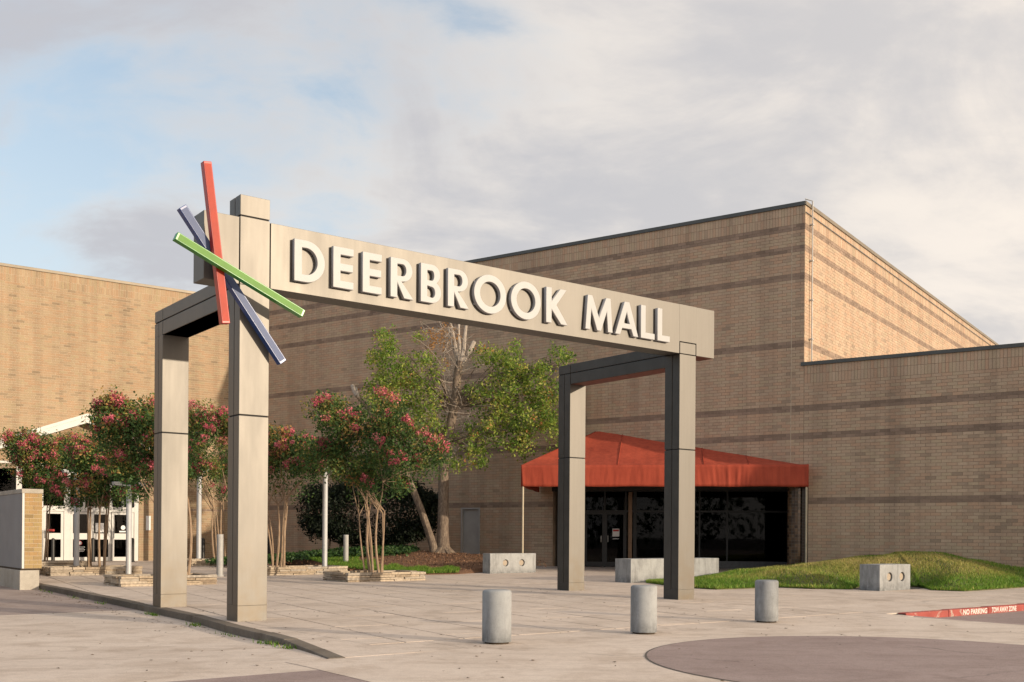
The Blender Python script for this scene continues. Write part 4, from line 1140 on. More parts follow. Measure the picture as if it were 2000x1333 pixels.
post(429.5, 1126, 13, 1044, M_greypost, 'steel_bollard', 'slim grey steel bollard between the two left gate columns', 'bollard', 'slim grey bollards')
post(675.5, 1103, 10, 1045, M_greypost, 'steel_bollard', 'slim grey steel bollard standing in the grass by the white lamp post', 'bollard', 'slim grey bollards', False, 35.2)
for px, py, top, lab in ((103, 1098, 1051, 'black round-topped post in front of the leftmost entrance door'), (181, 1098, 1051, 'black round-topped post before the middle entrance doors'),
                         (258, 1098, 1051, 'black round-topped post before the right entrance door'), (396, 1098, 1051, 'black round-topped post between the left gate columns beside a white lamp post'),
                         (526, 1090, 1048, 'black round-topped post at the right edge of the front left gate column')):
    post(px, py, 8, top, M_postblack, 'black_bollard', lab, 'bollard', 'black posts before the entrance', True)

# ------------------------------------------------------------------ lamp posts
def lamp(px, py, top_py, label, w=10.5, Y=None):
    p = gnd(px, py); z0 = p[2]; h = CAMH + ray(px, top_py)[2] * p[1] - z0; r = w * p[1] / FPX / 2
    o = empty('lamp_post', p, label, 'lamp post', 'white lamp posts among the planters')
    mb = MB(); mb.lathe(p, [(r * 1.7, -.05), (r * 1.7, .03), (r * 1.05, .05), (r, .08), (r, h)], 20); mb.build('pole', M_pole, o, True)
    top = p + np.array([0, 0, h])
    mb = MB(); mb.tube([top + A3 * -.3 + Z3 * .02, top + A3 * .3 + Z3 * .02], .03, 8); mb.build('crossarm', M_pole, o, True)
    for s in (-1, 1):
        c = top + A3 * s * .33 + Z3 * .06
        mb = MB(); mb.hexa([c + A3 * -.11 + B3 * -.1 - Z3 * .05, c + A3 * .11 + B3 * -.1 - Z3 * .05, c + A3 * .11 + B3 * .1 - Z3 * .05, c + A3 * -.11 + B3 * .1 - Z3 * .05],
                           [c + A3 * -.13 + B3 * -.12 + Z3 * .05, c + A3 * .13 + B3 * -.12 + Z3 * .05, c + A3 * .13 + B3 * .12 + Z3 * .05, c + A3 * -.13 + B3 * .12 + Z3 * .05])
        hd = mb.build('lamp_head', M_pole, o, False, .01)
        mb = MB(); mb.hexa([c + A3 * -.09 + B3 * -.08 - Z3 * .058, c + A3 * .09 + B3 * -.08 - Z3 * .058, c + A3 * .09 + B3 * .08 - Z3 * .058, c + A3 * -.09 + B3 * .08 - Z3 * .058],
                           [c + A3 * -.09 + B3 * -.08 - Z3 * .052, c + A3 * .09 + B3 * -.08 - Z3 * .052, c + A3 * .09 + B3 * .08 - Z3 * .052, c + A3 * -.09 + B3 * .08 - Z3 * .052])
        mb.build('lens', M_glass2, hd)
lamp(149, 1112, 925, 'leftmost white lamp post, in front of the white doors')
lamp(251, 1126, 950, 'white lamp post at the nearest stone planter, left of the rear left gate column')
lamp(388, 1099, 922, 'white lamp post seen between the two left gate columns', 9.5)
lamp(634, 1119, 884, 'white lamp post left of the front crepe myrtle, between two stone planters', 10)

# ------------------------------------------------------------------ benches
def bench(u0, u1, v0, v1, label, holes, zb=None):
    c = P((u0 + u1) / 2, (v0 + v1) / 2); z0 = gz(c[1]) if zb is None else zb; h = .635
    o = empty('concrete_bench', (c[0], c[1], z0), label, 'bench', 'block benches of pale concrete')
    # block with two round recesses cut in its lit face
    mb = MB(); mb.ubox(u0, u1, v0, v1, z0 - .03, z0 + h); bl_ = mb.build('block', M_bench, o)
    if holes:
        cut = MB()
        for hu in holes:
            pts = [(hu + .115 * math.cos(2 * math.pi * k / 28), z0 + h * .52 + .115 * math.sin(2 * math.pi * k / 28)) for k in range(28)]
            n_ = 28; cut.add([P(a, v0 - .05, b) for a, b in pts] + [P(a, v0 + .07, b) for a, b in pts], [tuple(range(n_))[::-1], tuple(range(n_, 2 * n_))] + [(i, (i + 1) % n_, n_ + (i + 1) % n_, n_ + i) for i in range(n_)])
        co = cut.build('cut', M_bench, o); md = bl_.modifiers.new('b', 'BOOLEAN'); md.object = co; md.operation = 'DIFFERENCE'; md.solver = 'EXACT'
        bm0 = bmesh.new(); bm0.from_mesh(co.data); bmesh.ops.recalc_face_normals(bm0, faces=bm0.faces); bm0.to_mesh(co.data); bm0.free()
        dg = bpy.context.evaluated_depsgraph_get(); me = bpy.data.meshes.new_from_object(bl_.evaluated_get(dg)); bl_.modifiers.clear(); bl_.data = me; bpy.data.objects.remove(co)
        for hu in holes:
            mb = MB(); pts = [(hu + .088 * math.cos(2 * math.pi * k / 28), z0 + h * .52 + .088 * math.sin(2 * math.pi * k / 28)) for k in range(28)]
            mb.add([P(a, v0 + .035, b) for a, b in pts] + [P(a, v0 + .069, b) for a, b in pts], [tuple(range(28))] + [(i, (i + 1) % 28, 28 + (i + 1) % 28, 28 + i) for i in range(28)])
            mb.build('plug', M_plug, o)
    return o
bD = gnd(1718, 1155); du, dv = UV(bD[0], bD[1])
bench(du, du + 1.3, dv, dv + .56, 'pale concrete block bench with two round recesses on the edge of the right lawn', [du + .42, du + .95])
bB = gnd(1232, 1139); du, dv = UV(bB[0], bB[1])
bench(du, du + 3.5, dv, dv + .62, 'long plain concrete block bench behind the right gate column', [])
bA = gnd(957, 1121); du, dv = UV(bA[0], bA[1])
bench(du, du + 1.85, dv, dv + .4, 'pale concrete bench with two round recesses by the bare earth near the awning', [du + .62, du + 1.28])

# ------------------------------------------------------------------ foliage helpers
def leaf_cloud(centres, sig, n_per, size, tone_fn, seed, flat=.0, aspect=.55, up=.3):
    r_ = np.random.default_rng(seed); c = np.repeat(np.asarray(centres), n_per, 0); n_ = len(c)
    s = np.repeat(np.broadcast_to(np.asarray(sig, float), (len(centres),)), n_per)
    off = r_.normal(size=(n_, 3)); off *= np.minimum(1, 1.9 / (np.linalg.norm(off, axis=1) + 1e-6))[:, None]; off[:, 2] *= (1 - flat); p = c + off * s[:, None]
    d = r_.normal(size=(n_, 3)); d[:, 2] -= .25; d /= np.linalg.norm(d, axis=1)[:, None]
    nn = r_.normal(size=(n_, 3)); nn[:, 2] += up; w = np.cross(d, nn); w /= np.linalg.norm(w, axis=1)[:, None] + 1e-9
    nz = np.cross(w, d); L_ = size * r_.uniform(.45, 1.5, n_)[:, None]
    V = np.stack([p - d * L_ * .5, p + w * L_ * aspect * .5 + nz * L_ * .08, p + d * L_ * .5, p - w * L_ * aspect * .5 + nz * L_ * .08], 1)
    F = np.stack([np.arange(n_) * 4 + k for k in range(4)], 1)
    tone = np.clip(tone_fn(p, np.repeat(np.arange(len(centres)), n_per), r_), 0, 1)
    return V.reshape(-1, 3), F, np.repeat(tone, 4)
def merge(parts):
    V, F, T = [], [], []; k = 0
    for v, f, t in parts: V.append(v); F.append(f + k); T.append(t); k += len(v)
    return np.vstack(V), np.vstack(F), np.concatenate(T)
def curve(p, q, bend, n_=6):
    p, q = np.asarray(p, float), np.asarray(q, float)
    return [p + (q - p) * t + np.asarray(bend) * math.sin(math.pi * t) for t in np.linspace(0, 1, n_)]

def myrtle(base, blobs, label, seed, stems=6, nl=3200, flowers=46, spread=.3, fork=1.85, group='crepe myrtles in the stone planters'):
    """vase of pale stems, crown of twig-end clumps inside the given ellipsoids, blossom on the outer upper ends"""
    r_ = np.random.default_rng(seed); base = np.asarray(base, float)
    o = empty('crepe_myrtle', base, label, 'tree', group)
    cs = np.array([b[0] for b in blobs]); rs = np.array([b[1] for b in blobs])
    ctr = cs.mean(0)
    tips = []; outer = []
    wts = np.array([b[1][0] * b[1][1] * b[1][2] for b in blobs]) ** .75; wts = wts / wts.sum()
    nt_ = 88
    for i, b in enumerate(blobs):
        n_ = max(10, int(nt_ * wts[i]))
        for _ in range(n_):
            d = r_.normal(size=3); d /= np.linalg.norm(d); d[2] = abs(d[2]) * 1.0 if r_.random() < .68 else d[2]
            rad = r_.uniform(.35, 1.) ** .55
            tips.append(b[0] + d * rad * b[1]); outer.append(rad * (0.55 + .45 * d[2]))
    tips = np.array(tips); outer = np.array(outer)
    st = []; tr = MB()
    for k in range(stems):
        a = 2 * math.pi * (k + r_.uniform(-.45, .45)) / stems; rr = spread * r_.uniform(.35, 1.1)
        b0 = base + np.array([math.cos(a) * rr, math.sin(a) * rr, -.05])
        tgt = ctr + (tips[r_.integers(len(tips))] - ctr) * .55
        f = base + (tgt - base) * .62; f[2] = base[2] + fork + r_.uniform(-.25, .35); f[:2] = base[:2] + (tgt - base)[:2] * r_.uniform(.1, .3) + np.array([math.cos(a), math.sin(a)]) * (rr + .12)
        mid = curve(b0, f, np.array([math.cos(a), math.sin(a), 0]) * r_.uniform(-.06, .05) + r_.normal(size=3) * .03, 7)
        r0 = r_.uniform(.026, .046); tr.tube(mid, list(np.linspace(r0, r0 * .62, 7)), 7); st.append((f, r0 * .62, mid))
    nodes = []
    for f, r0, mid in st:
        for _ in range(r_.integers(2, 4)):
            t = tips[r_.integers(len(tips))]; e = f + (t - f) * r_.uniform(.4, .6) + np.array([0, 0, .1]) + r_.normal(size=3) * .08
            tr.tube(curve(f - np.array([0, 0, .02]), e, r_.normal(size=3) * .05, 5), list(np.linspace(r0 * .75, r0 * .4, 5)), 6); nodes.append((e, r0 * .4))
    npos = np.array([n_[0] for n_ in nodes])
    for t in tips:
        dd_ = np.linalg.norm(npos - t, axis=1) + np.maximum(0, npos[:, 2] - t[2]) * 1.2; k = int(np.argmin(dd_))
        tr.tube(curve(npos[k], t, r_.normal(size=3) * .06 + np.array([0, 0, .04]), 4), list(np.linspace(nodes[k][1] * .7, .004, 4)), 4)
    tr.build('trunk', M_barkm, o, True)
    ct = r_.normal(.26, .15, len(tips)) + np.clip(outer, 0, 1) ** 1.5 * .55
    def tone(p, idx, rr): return ct[idx] + rr.normal(0, .13, len(p))
    sg = r_.uniform(.12, .25, len(tips))
    V, F, T = merge([leaf_cloud(tips, sg, max(8, int(nl / len(tips)) * 2), .075, tone, seed + 1), leaf_cloud(tips * .8 + .2 * ctr, sg * 1.5, max(4, int(nl / len(tips) * .7)), .085, lambda p, i, rr: rr.normal(.22, .12, len(p)), seed + 2)])
    np_mesh('crown', V, F, M_leafm, o, {'tone': T})
    order = np.argsort(-(outer + r_.normal(0, .3, len(tips))))[:int(flowers * 1.5)]
    fc = []
    for k in order:
        for q in range(r_.integers(1, 6)): fc.append(tips[k] + np.array([r_.normal(0, .10), r_.normal(0, .10), .06 + q * .045]))
    fc = np.array(fc); fct = r_.normal(.5, .2, len(fc))
    V, F, T = leaf_cloud(fc, r_.uniform(.035, .075, len(fc)), 52, .046, lambda p, i, rr: fct[i] + rr.normal(0, .2, len(p)), seed + 3, aspect=.9)
    np_mesh('blossom', V, F, M_flower, o, {'tone': T})
    return o

# ------------------------------------------------------------------ stone planters
def planter(u0, u1, v0, v1, h, label, seed, singles=True):
    r_ = random.Random(seed); c = P((u0 + u1) / 2, (v0 + v1) / 2); z0 = gz(c[1])
    o = empty('stone_planter', (c[0], c[1], z0), label, 'planter', 'low planters of stacked flagstone')
    mb = MB(); mb.ubox(u0 + .12, u1 - .12, v0 + .12, v1 - .12, z0 - .1, z0 + h - .05); mb.build('soil', M_soil, o)
    nl_ = 4; z = z0 - .01
    for k in range(nl_):
        hh = h / nl_ * r_.uniform(.9, 1.1) if k < nl_ - 1 else z0 + h - z
        over = .03 if k == nl_ - 1 else 0
        for side in range(4):
            L_ = (u1 - u0) if side in (0, 2) else (v1 - v0) - .3
            s = 0
            while s < L_ - .02:
                w = min(r_.uniform(.28, .75), L_ - s)
                if L_ - s - w < .18: w = L_ - s
                pr = r_.uniform(-.03, .02) - over; dp = .15 + r_.uniform(0, .04); g_ = .006
                if side == 0: q = (u0 + s + g_, u0 + s + w - g_, v0 + pr, v0 + dp)
                elif side == 2: q = (u0 + s + g_, u0 + s + w - g_, v1 - dp, v1 - pr)
                elif side == 1: q = (u0 + pr, u0 + dp, v0 + .15 + s + g_, v0 + .15 + s + w - g_)
                else: q = (u1 - dp, u1 - pr, v0 + .15 + s + g_, v0 + .15 + s + w - g_)
                mb = MB(); a, b, c_, d_ = q; j = lambda: r_.uniform(-.012, .012)
                qq = [(a, c_), (b, c_), (b, d_), (a, d_)]; jt = [(j(), j()) for _ in range(4)]
                zt = z + hh - .005 + r_.uniform(-.006, .006)
                mb.hexa([P(x + e, y + f, z + .003) for (x, y), (e, f) in zip(qq, jt)], [P(x + e * .7, y + f * .7, zt + j() * .5) for (x, y), (e, f) in zip(qq, jt)])
                mb.build('stone', M_flag, o)
                s += w
        z += hh
    return o, z0 + h
_, t3 = planter(6.85, 9.25, 9.3, 10.75, .24, 'stacked flagstone planter under the large front crepe myrtle, right of the gate column', 1)
_, t1 = planter(1.25, 3.62, 10.15, 11.5, .24, 'nearest flagstone planter, half hidden behind the rear left gate column', 2)
_, t5 = planter(1.12, 3.7, 16.3, 17.7, .24, 'long flagstone planter between two white lamp posts before the doors', 3)
_, t2 = planter(6.4, 9.2, 13.75, 15.2, .24, 'flagstone planter just right of the front left gate column', 4)
_, t6 = planter(1.2, 3.6, 21.5, 22.8, .24, 'flagstone planter farthest left, close to the white doors', 5)
_, t4 = planter(7.0, 9.4, 21.3, 22.7, .24, 'flagstone planter seen between the two left gate columns', 6)

# crepe myrtles: ellipsoids given by where their crowns stand
def bl(px, py, Y, rx, rz, ry=None): return (atY(px, py, Y), np.array([rx, ry or rx, rz]))
pT = P(8.05, 10.05); Y1 = pT[1]
sc = lambda Y: Y / FPX
myrtle((*gnd(728, 1119)[:2] * 0 + pT[:2], t3 - .05), [bl(728, 880, Y1, 1.15, 1.0), bl(655, 845, Y1 - .3, .8, .5), bl(795, 862, Y1 + .2, .85, .75), bl(745, 812, Y1, .75, .5), bl(640, 900, Y1 - .2, .6, .45), bl(830, 895, Y1, .5, .45), bl(635, 800, Y1 - .2, .5, .22), bl(770, 915, Y1 - .3, .9, .5), bl(690, 930, Y1 - .3, .8, .4), bl(735, 950, Y1, 1.0, .4)],
       'large crepe myrtle with pink blossom and pale stems right of the gate column', 21, 7, 9500, 36)
p2 = P(7.2, 14.5); Y2 = p2[1]
myrtle((*p2[:2], t2 - .05), [bl(575, 915, Y2, 1.0, .95), bl(540, 880, Y2, .8, .6), bl(605, 900, Y2, .75, .6), bl(500, 900, Y2, .8, .7)], 'crepe myrtle with pink blossom just right of the front left gate column', 31, 6, 7000, 46)
p3 = P(8.4, 22.0); Y3 = p3[1]
myrtle((*p3[:2], t4 - .05), [bl(410, 880, Y3, 1.35, 1.5), bl(395, 830, Y3, 1.0, .8), bl(430, 850, Y3, 1.0, 1.3), bl(420, 930, Y3, 1.3, .8), bl(380, 930, Y3, 1.0, .8)], 'tall crepe myrtle framed between the two left gate columns', 41, 6, 8000, 58)
p4 = P(2.9, 10.8); Y4 = p4[1]
myrtle((*p4[:2], t1 - .05), [bl(262, 865, Y4, .85, .8), bl(235, 830, Y4, .7, .55), bl(285, 850, Y4, .8, .9), bl(255, 930, Y4, .75, .6), bl(225, 805, Y4, .4, .3), bl(310, 900, Y4, .8, .7)], 'tallest left crepe myrtle, its stems beside the rear left gate column', 51, 6, 8000, 40, .3, 1.7)
p5 = P(2.6, 17.0); Y5 = p5[1]
myrtle((*p5[:2], t5 - .05), [bl(205, 920, Y5, .9, .9), bl(165, 900, Y5, .8, .6), bl(235, 940, Y5, .8, .65), bl(195, 965, Y5, .95, .5)], 'crepe myrtle with pink blossom between two white lamp posts', 61, 6, 7000, 56)
p6 = P(2.2, 22.2); Y6 = p6[1]
myrtle((*p6[:2], t6 - .05), [bl(100, 915, Y6, 1.1, .9), bl(60, 885, Y6, .9, .6), bl(130, 890, Y6, 1.0, .7), bl(90, 955, Y6, 1.0, .6), bl(38, 865, Y6, .55, .35)], 'crepe myrtle farthest left, over the yellow brick wall end', 71, 6, 7500, 64)

# ------------------------------------------------------------------ left bed: lawn, mulch, ivy, hedge, half-dead tree
TY = 37.6
tb_ = atY(866, 1086, TY)
def bed_h(x, y):
    u, v = UV(x, y); b = gz(y)
    r2 = ((x - tb_[0]) / 4.2) ** 2 + ((y - tb_[1]) / 3.6) ** 2
    far = max(0, min(1, (v - 12.) / 6))
    return b + .02 + .10 * far + .40 * math.exp(-r2 * 1.1) + .22 * math.exp(-(((x + 6.) / 3.) ** 2 + ((y - 38.5) / 2.4) ** 2))
EDGE = [gnd(*q)[:2] for q in ((528, 1101), (590, 1108), (650, 1116), (730, 1120), (830, 1123), (895, 1122), (940, 1119), (1000, 1116))]
def region_mesh(name, front, back_fn, hf, mat, nv=16, edge_drop=.08):
    """sheet from a front edge back to the wall, its front lip turned down"""
    fr2 = []
    for a, b in zip(front, front[1:]):
        for k in range(6): fr2.append(a + (b - a) * k / 6)
    fr2.append(front[-1]); vs_, fs = [], []
    for a in fr2:
        b = back_fn(a)
        for j in range(-1, nv + 1):
            t = max(0, j / nv) ** 1.3; p = a + (b - a) * t; z = hf(*p) if j > 0 else gz(p[1]) + (.02 if j == 0 else -edge_drop)
            vs_.append((p[0], p[1], z))
    w = nv + 2
    for i in range(len(fr2) - 1):
        for j in range(w - 1): a = i * w + j; fs.append((a, a + w, a + w + 1, a + 1))
    mb = MB(); mb.add(vs_, fs); return tag(mb.build(name, mat, None, True), kind='structure'), fr2
def to_wall(a):
    d = np.array([a[0] * .02, 1.]); 
    t = np.linalg.solve(np.array([[d[0], -WD[0]], [d[1], -WD[1]]]), W0 + WN * .02 - a); return a + d * t[0]
left_bed, fL = region_mesh('garden_bed', EDGE, to_wall, bed_h, M_mulch)
def pinpoly(x, y, poly):
    c = False; n_ = len(poly); j = n_ - 1
    for i in range(n_):
        xi, yi = poly[i]; xj, yj = poly[j]
        if (yi > y) != (yj > y) and x < (xj - xi) * (y - yi) / (yj - yi + 1e-12) + xi: c = not c
        j = i
    return c
def blades(name, pts, size, tone, mat, seed, width=.012, kind='stuff'):
    r_ = np.random.default_rng(seed); p = np.asarray(pts); n_ = len(p)
    a = r_.uniform(0, 2 * math.pi, n_); L_ = size * r_.uniform(.5, 1.3, n_); ln = r_.normal(0, .45, (n_, 2)) * L_[:, None]
    w = np.stack([np.cos(a), np.sin(a), np.zeros(n_)], 1) * (width * r_.uniform(.6, 1.4, n_))[:, None]
    tip = p + np.stack([ln[:, 0], ln[:, 1], L_], 1); p = p - np.array([0, 0, .01])
    V = np.stack([p - w, p + w, tip], 1).reshape(-1, 3); F = np.arange(n_ * 3).reshape(-1, 3)
    return np_mesh(name, V, F, mat, None, {'tone': np.repeat(np.clip(tone, 0, 1), 3)}, kind)
def noise2(x, y, s):
    return .5 + .25 * math.sin(x * 1.7 * s + 1.3 * math.sin(y * 1.1 * s)) + .25 * math.sin(y * 2.3 * s + 1.7 * math.sin(x * .9 * s + 2))
# lawn strip of the left bed
gp_, gt = [], []
ext = [np.array(q) for q in fL]
while len(gp_) < 26000:
    i = rng.integers(len(ext) - 13); a = ext[i] + (ext[i + 1] - ext[i]) * rng.random(); t = rng.random() ** 1.2 * 4.2
    p = a + np.array([0, 1.]) * t
    if ((p[0] - tb_[0] + .1) / 2.6) ** 2 + ((p[1] - tb_[1] + .9) / 3.1) ** 2 < 1 + .2 * math.sin(p[0] * 7): continue
    if p[1] > to_wall(a)[1] - .3: continue
    gp_.append((p[0], p[1], bed_h(*p))); gt.append(rng.normal(.36, .14) - .08 * noise2(p[0], p[1], .8))
blades('grass', gp_, .085, np.array(gt), M_grass, 5)
# ivy ground cover in front of the hedge
ip = []
while len(ip) < 900:
    x, y = rng.uniform(-10.5, -3.6), rng.uniform(36.2, 40.5)
    if y > to_wall(np.array([x, 30.]))[1] - .4: continue
    ip.append((x, y, bed_h(x, y) + .08))
ip = np.array(ip)
V, F, T = leaf_cloud(ip, .12, 16, .1, lambda p, i, r_: r_.normal(.4, .25, len(p)), 15, .5, .8, 1.2)
np_mesh('ivy', V, F, M_ivy, None, {'tone': T}, 'stuff', (0, 0, 0))
# bark chips
cpn = []
while len(cpn) < 5000:
    x, y = tb_[0] + rng.normal(0, 2.2), tb_[1] - 1.5 + rng.normal(0, 1.8); 
    if y > to_wall(np.array([x, 30.]))[1] - .2 or y < 32: continue
    u, v = UV(x, y)
    if v < 12.2 - (u - 12) * .0 or x > 1.2 : continue
    cpn.append((x, y, bed_h(x, y) + .012))
V, F, T = leaf_cloud(np.array(cpn), .01, 1, .07, lambda p, i, r_: r_.random(len(p)), 16, .5, .35, 2.)
M_chip = leaf_mat('bark_chip', [(0., (.06, .03, .017)), (.6, (.2, .105, .055)), (1., (.34, .2, .12))], .0)
np_mesh('bark_chips', V, F, M_chip, None, {'tone': T}, 'stuff', (0, 0, 0))
# hedge: clipped, near black leaves
hb = atY(712, 1068, 39.4)
hedge = empty('hedge', (hb[0], hb[1], bed_h(hb[0], hb[1])), 'large dark evergreen shrub against the shaded brick wall behind the crepe myrtles', 'shrub')
hc = []
while len(hc) < 1900:
    q = rng.normal(size=3); q /= np.linalg.norm(q); q[0] = np.sign(q[0]) * abs(q[0]) ** .7; q[2] = np.sign(q[2]) * abs(q[2]) ** .7; q *= rng.uniform(.5, 1) ** .4
    px, Yq = 726 + q[0] * 140, 39.5 + q[1] * .9
    zc = atY(716, 1000, Yq)[2] + q[2] * (1.34 + .22 * math.sin(q[0] * 5.1 + 1) + .12 * math.sin(q[0] * 13)) * (1 - .1 * abs(q[0])); p = atY(px, 1000, Yq); 
    if p[1] > to_wall(np.array([p[0], 30.]))[1] - .25: continue
    hc.append((p[0], p[1], max(zc, bed_h(p[0], p[1]) + .05)))
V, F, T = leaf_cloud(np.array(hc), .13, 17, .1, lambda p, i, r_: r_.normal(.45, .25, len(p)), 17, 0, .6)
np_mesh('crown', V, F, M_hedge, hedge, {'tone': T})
mb = MB()
for k in range(7):
    a = atY(640 + k * 22, 1068, 39.5); mb.tube([(a[0], a[1], bed_h(a[0], a[1]) - .1), (a[0] + .1, a[1], 1.2), (a[0] + rng.normal() * .3, a[1], 2.2)], [.05, .035, .02], 6)
mb.build('trunk', M_bark, hedge)
# half dead tree
tree = empty('dying_tree', tb_, 'half dead tree with bare cut limbs, a few green boughs and a leaning second stem', 'tree')
TP = lambda px, py, dy=0.: atY(px, py, TY + dy)
tr = MB()
tr.tube([TP(866, 1098), TP(866, 1085), TP(866, 1070), TP(865, 1040), TP(866, 980), TP(866, 930), TP(869, 890), TP(876, 850), TP(884, 810), TP(891, 770), TP(893, 735), TP(898, 706)], [.42, .31, .24, .205, .19, .185, .18, .17, .165, .16, .15, .13], 12)
tr.tube([TP(850, 1085, -.1), TP(846, 1066, -.1), TP(836, 1036, -.15), TP(822, 995, -.2), TP(806, 955, -.25), TP(792, 925, -.3), TP(770, 880, -.2), TP(742, 830, 0), TP(716, 795, .1), TP(697, 772, .1)], [.2, .15, .135, .13, .125, .12, .10, .09, .08, .07], 9)
for k in range(5):
    a = R(72 * k + 20); tr.tube([TP(866, 1072) + np.array([math.cos(a) * .15, math.sin(a) * .15, 0]), tb_ + np.array([math.cos(a) * .45, math.sin(a) * .4, .0]), tb_ + np.array([math.cos(a) * .85, math.sin(a) * .7, -.14])], [.12, .09, .03], 6)
tr.build('trunk', M_bark, tree, True)
limbs = []
for path, r0, r1 in (([(898, 712), (890, 680), (884, 650), (880, 632), (878, 610)], .07, .04), ([(899, 712), (898, 680), (896, 655), (896, 630), (894, 605)], .06, .035), ([(900, 710), (906, 680), (908, 655), (911, 630), (911, 600)], .085, .045),
                     ([(900, 715), (908, 702), (918, 685), (926, 668)], .10, .085), ([(897, 718), (888, 690), (880, 660), (875, 640)], .05, .03), ([(893, 728), (912, 722), (938, 713), (962, 711)], .045, .02),
                     ([(892, 790), (905, 784), (920, 779), (938, 781)], .04, .02), ([(697, 774), (692, 764), (688, 753)], .085, .075), ([(700, 776), (697, 764), (695, 757)], .05, .045),
                     ([(862, 900), (880, 895), (900, 870), (925, 855), (930, 845)], .07, .03), ([(884, 812), (866, 808), (850, 795), (842, 778), (836, 768)], .055, .02), ([(866, 830), (862, 860), (866, 880)], .05, .03)):
    pts = [TP(x, y, .1 * i) for i, (x, y) in enumerate(path)]; br = MB(); br.tube(pts, list(np.linspace(r0, r1, len(pts))), 7); br.build('branch', M_bare, tree, True)
br = MB()
tw = random.Random(3)
for k in range(120):                                 # dead twigs
    x, y = tw.choice([(885, 800), (892, 740), (842, 780), (880, 760), (900, 850), (930, 850), (875, 660), (870, 690), (895, 720), (850, 800), (910, 800)])
    a = tw.uniform(0, 2 * math.pi); l_ = tw.uniform(30, 85); dx, dy = math.cos(a) * l_, -abs(math.sin(a)) * l_ * .9 + (tw.random() < .35) * 50
    p0, p1 = TP(x + tw.uniform(-8, 8), y + tw.uniform(-25, 25)), TP(x + dx, y + dy, tw.uniform(-1, 1)); cvp = curve(p0, p1, np.array([tw.uniform(-.1, .1), 0, tw.uniform(-.05, .15)]), 5)
    br.tube(cvp, [.014, .011, .009, .007, .004], 4)
    q = curve(cvp[2], TP(x + dx * .8 + tw.uniform(-25, 25), y + dy * .8 + tw.uniform(-25, 25), tw.uniform(-1, 1)), np.zeros(3), 3); br.tube(q, [.007, .005, .003], 3)
br.build('dead_twigs', M_bare, tree, True, kind='stuff')
# leafy boughs: (px, py, radius px, density)
LB = [(752, 660, 18, 8), (765, 680, 20, 9), (735, 700, 22, 10), (768, 715, 34, 16), (790, 745, 36, 18), (750, 745, 26, 10), (800, 775, 42, 20), (760, 790, 40, 18), (730, 770, 30, 10), (825, 700, 26, 6), (845, 720, 28, 7), (820, 660, 16, 3), (840, 755, 34, 10), (850, 800, 36, 11), (820, 820, 40, 16),
      (945, 690, 22, 8), (970, 705, 34, 14), (1000, 690, 24, 10), (1010, 720, 40, 20), (985, 750, 46, 24), (1040, 740, 40, 20), (1060, 775, 42, 24), (1010, 790, 50, 28), (960, 790, 44, 20), (1040, 820, 44, 24), (990, 840, 46, 24), (1075, 830, 34, 16), (1100, 760, 30, 14), (1105, 700, 13, 6), (1090, 690, 14, 4), (1020, 870, 30, 12), (950, 840, 42, 18), (930, 760, 28, 9), (910, 870, 40, 14), (1070, 720, 24, 8), (935, 900, 26, 7), (890, 905, 26, 6), (840, 850, 34, 10), (1085, 870, 24, 6)]
tips, sg = [], []
for x, y, r_, n_ in LB:
    for _ in range(int(n_ * 1.5)):
        d = rng.normal(size=3); d /= np.linalg.norm(d); d *= rng.random() ** .4
        tips.append(TP(x + d[0] * r_, y + d[2] * r_ * .8, d[1] * 1.1)); sg.append(rng.uniform(.1, .19))
tips = np.array(tips)
lm = MB()
for x, y, r_, n_ in LB:
    s0 = (886, 800) if y < 800 else (872, 870)
    lm.tube(curve(TP(*s0), TP(x, y, rng.uniform(-.4, .4)), np.array([0, 0, rng.uniform(0, .3)]), 6), [.045, .036, .028, .02, .015, .01], 5)
lm.build('bough', M_bark, tree, True)
ct = rng.normal(.46, .2, len(tips))
V, F, T = leaf_cloud(tips, np.array(sg), 30, .10, lambda p, i, r_: ct[i] + r_.normal(0, .16, len(p)), 23)
brown = np.array([TP(x + rng.normal() * 14, y + rng.normal() * 12, rng.normal() * .3) for x, y in [(862, 650)] * 10 + [(845, 660)] * 7 + [(880, 668)] * 5 + [(800, 752)] * 5 + [(860, 690)] * 5])
V2, F2, T2 = leaf_cloud(brown, .1, 16, .08, lambda p, i, r_: np.full(len(p), .99), 24)
V, F, T = merge([(V, F, T), (V2, F2, T2)])
np_mesh('crown', V, F, M_leaft, tree, {'tone': T})

# ------------------------------------------------------------------ right lawn mound
def wall_gap(x, y): return float((np.array([x, y]) - W0) @ WN)          # distance out from the long wall
MX = W0 + WD * 1.2
def mound_h(x, y):
    u, v = UV(x, y); s = float((np.array([x, y]) - W0) @ WD); gpd = wall_gap(x, y)
    e = min(np.linalg.norm(np.array([x, y]) - q) for q in GEs) if len(GEs) else 1
    e = max(0, e - .25 * math.exp(-((x - 9.4) ** 2 + (y - 26) ** 2) / 1.5))
    rise = 1 - math.exp(-e / 2.0)
    along = .33 + .58 * math.exp(-((s - .9) / (3.1 if s < .9 else 2.3)) ** 2) + .28 * (1 / (1 + math.exp((s + 3.0) / 1.2)))
    db = max(0, float((np.array([x, y]) - B0) @ BNn)) / 1.7
    tp = 1 if db >= 1 else db * db * (3 - 2 * db)
    lump = .03 * math.sin(x * 2.1 + 1.7 * math.sin(y * 1.3)) + .02 * math.sin(x * 4.7 - y * 3.1)
    return gz(y) + .025 + rise * lump + rise * along * (1. - .12 * math.exp(-gpd / .8)) * (1 if s < 3 else math.exp(-((s - 3) / 4.2) ** 2)) * tp
FE = []
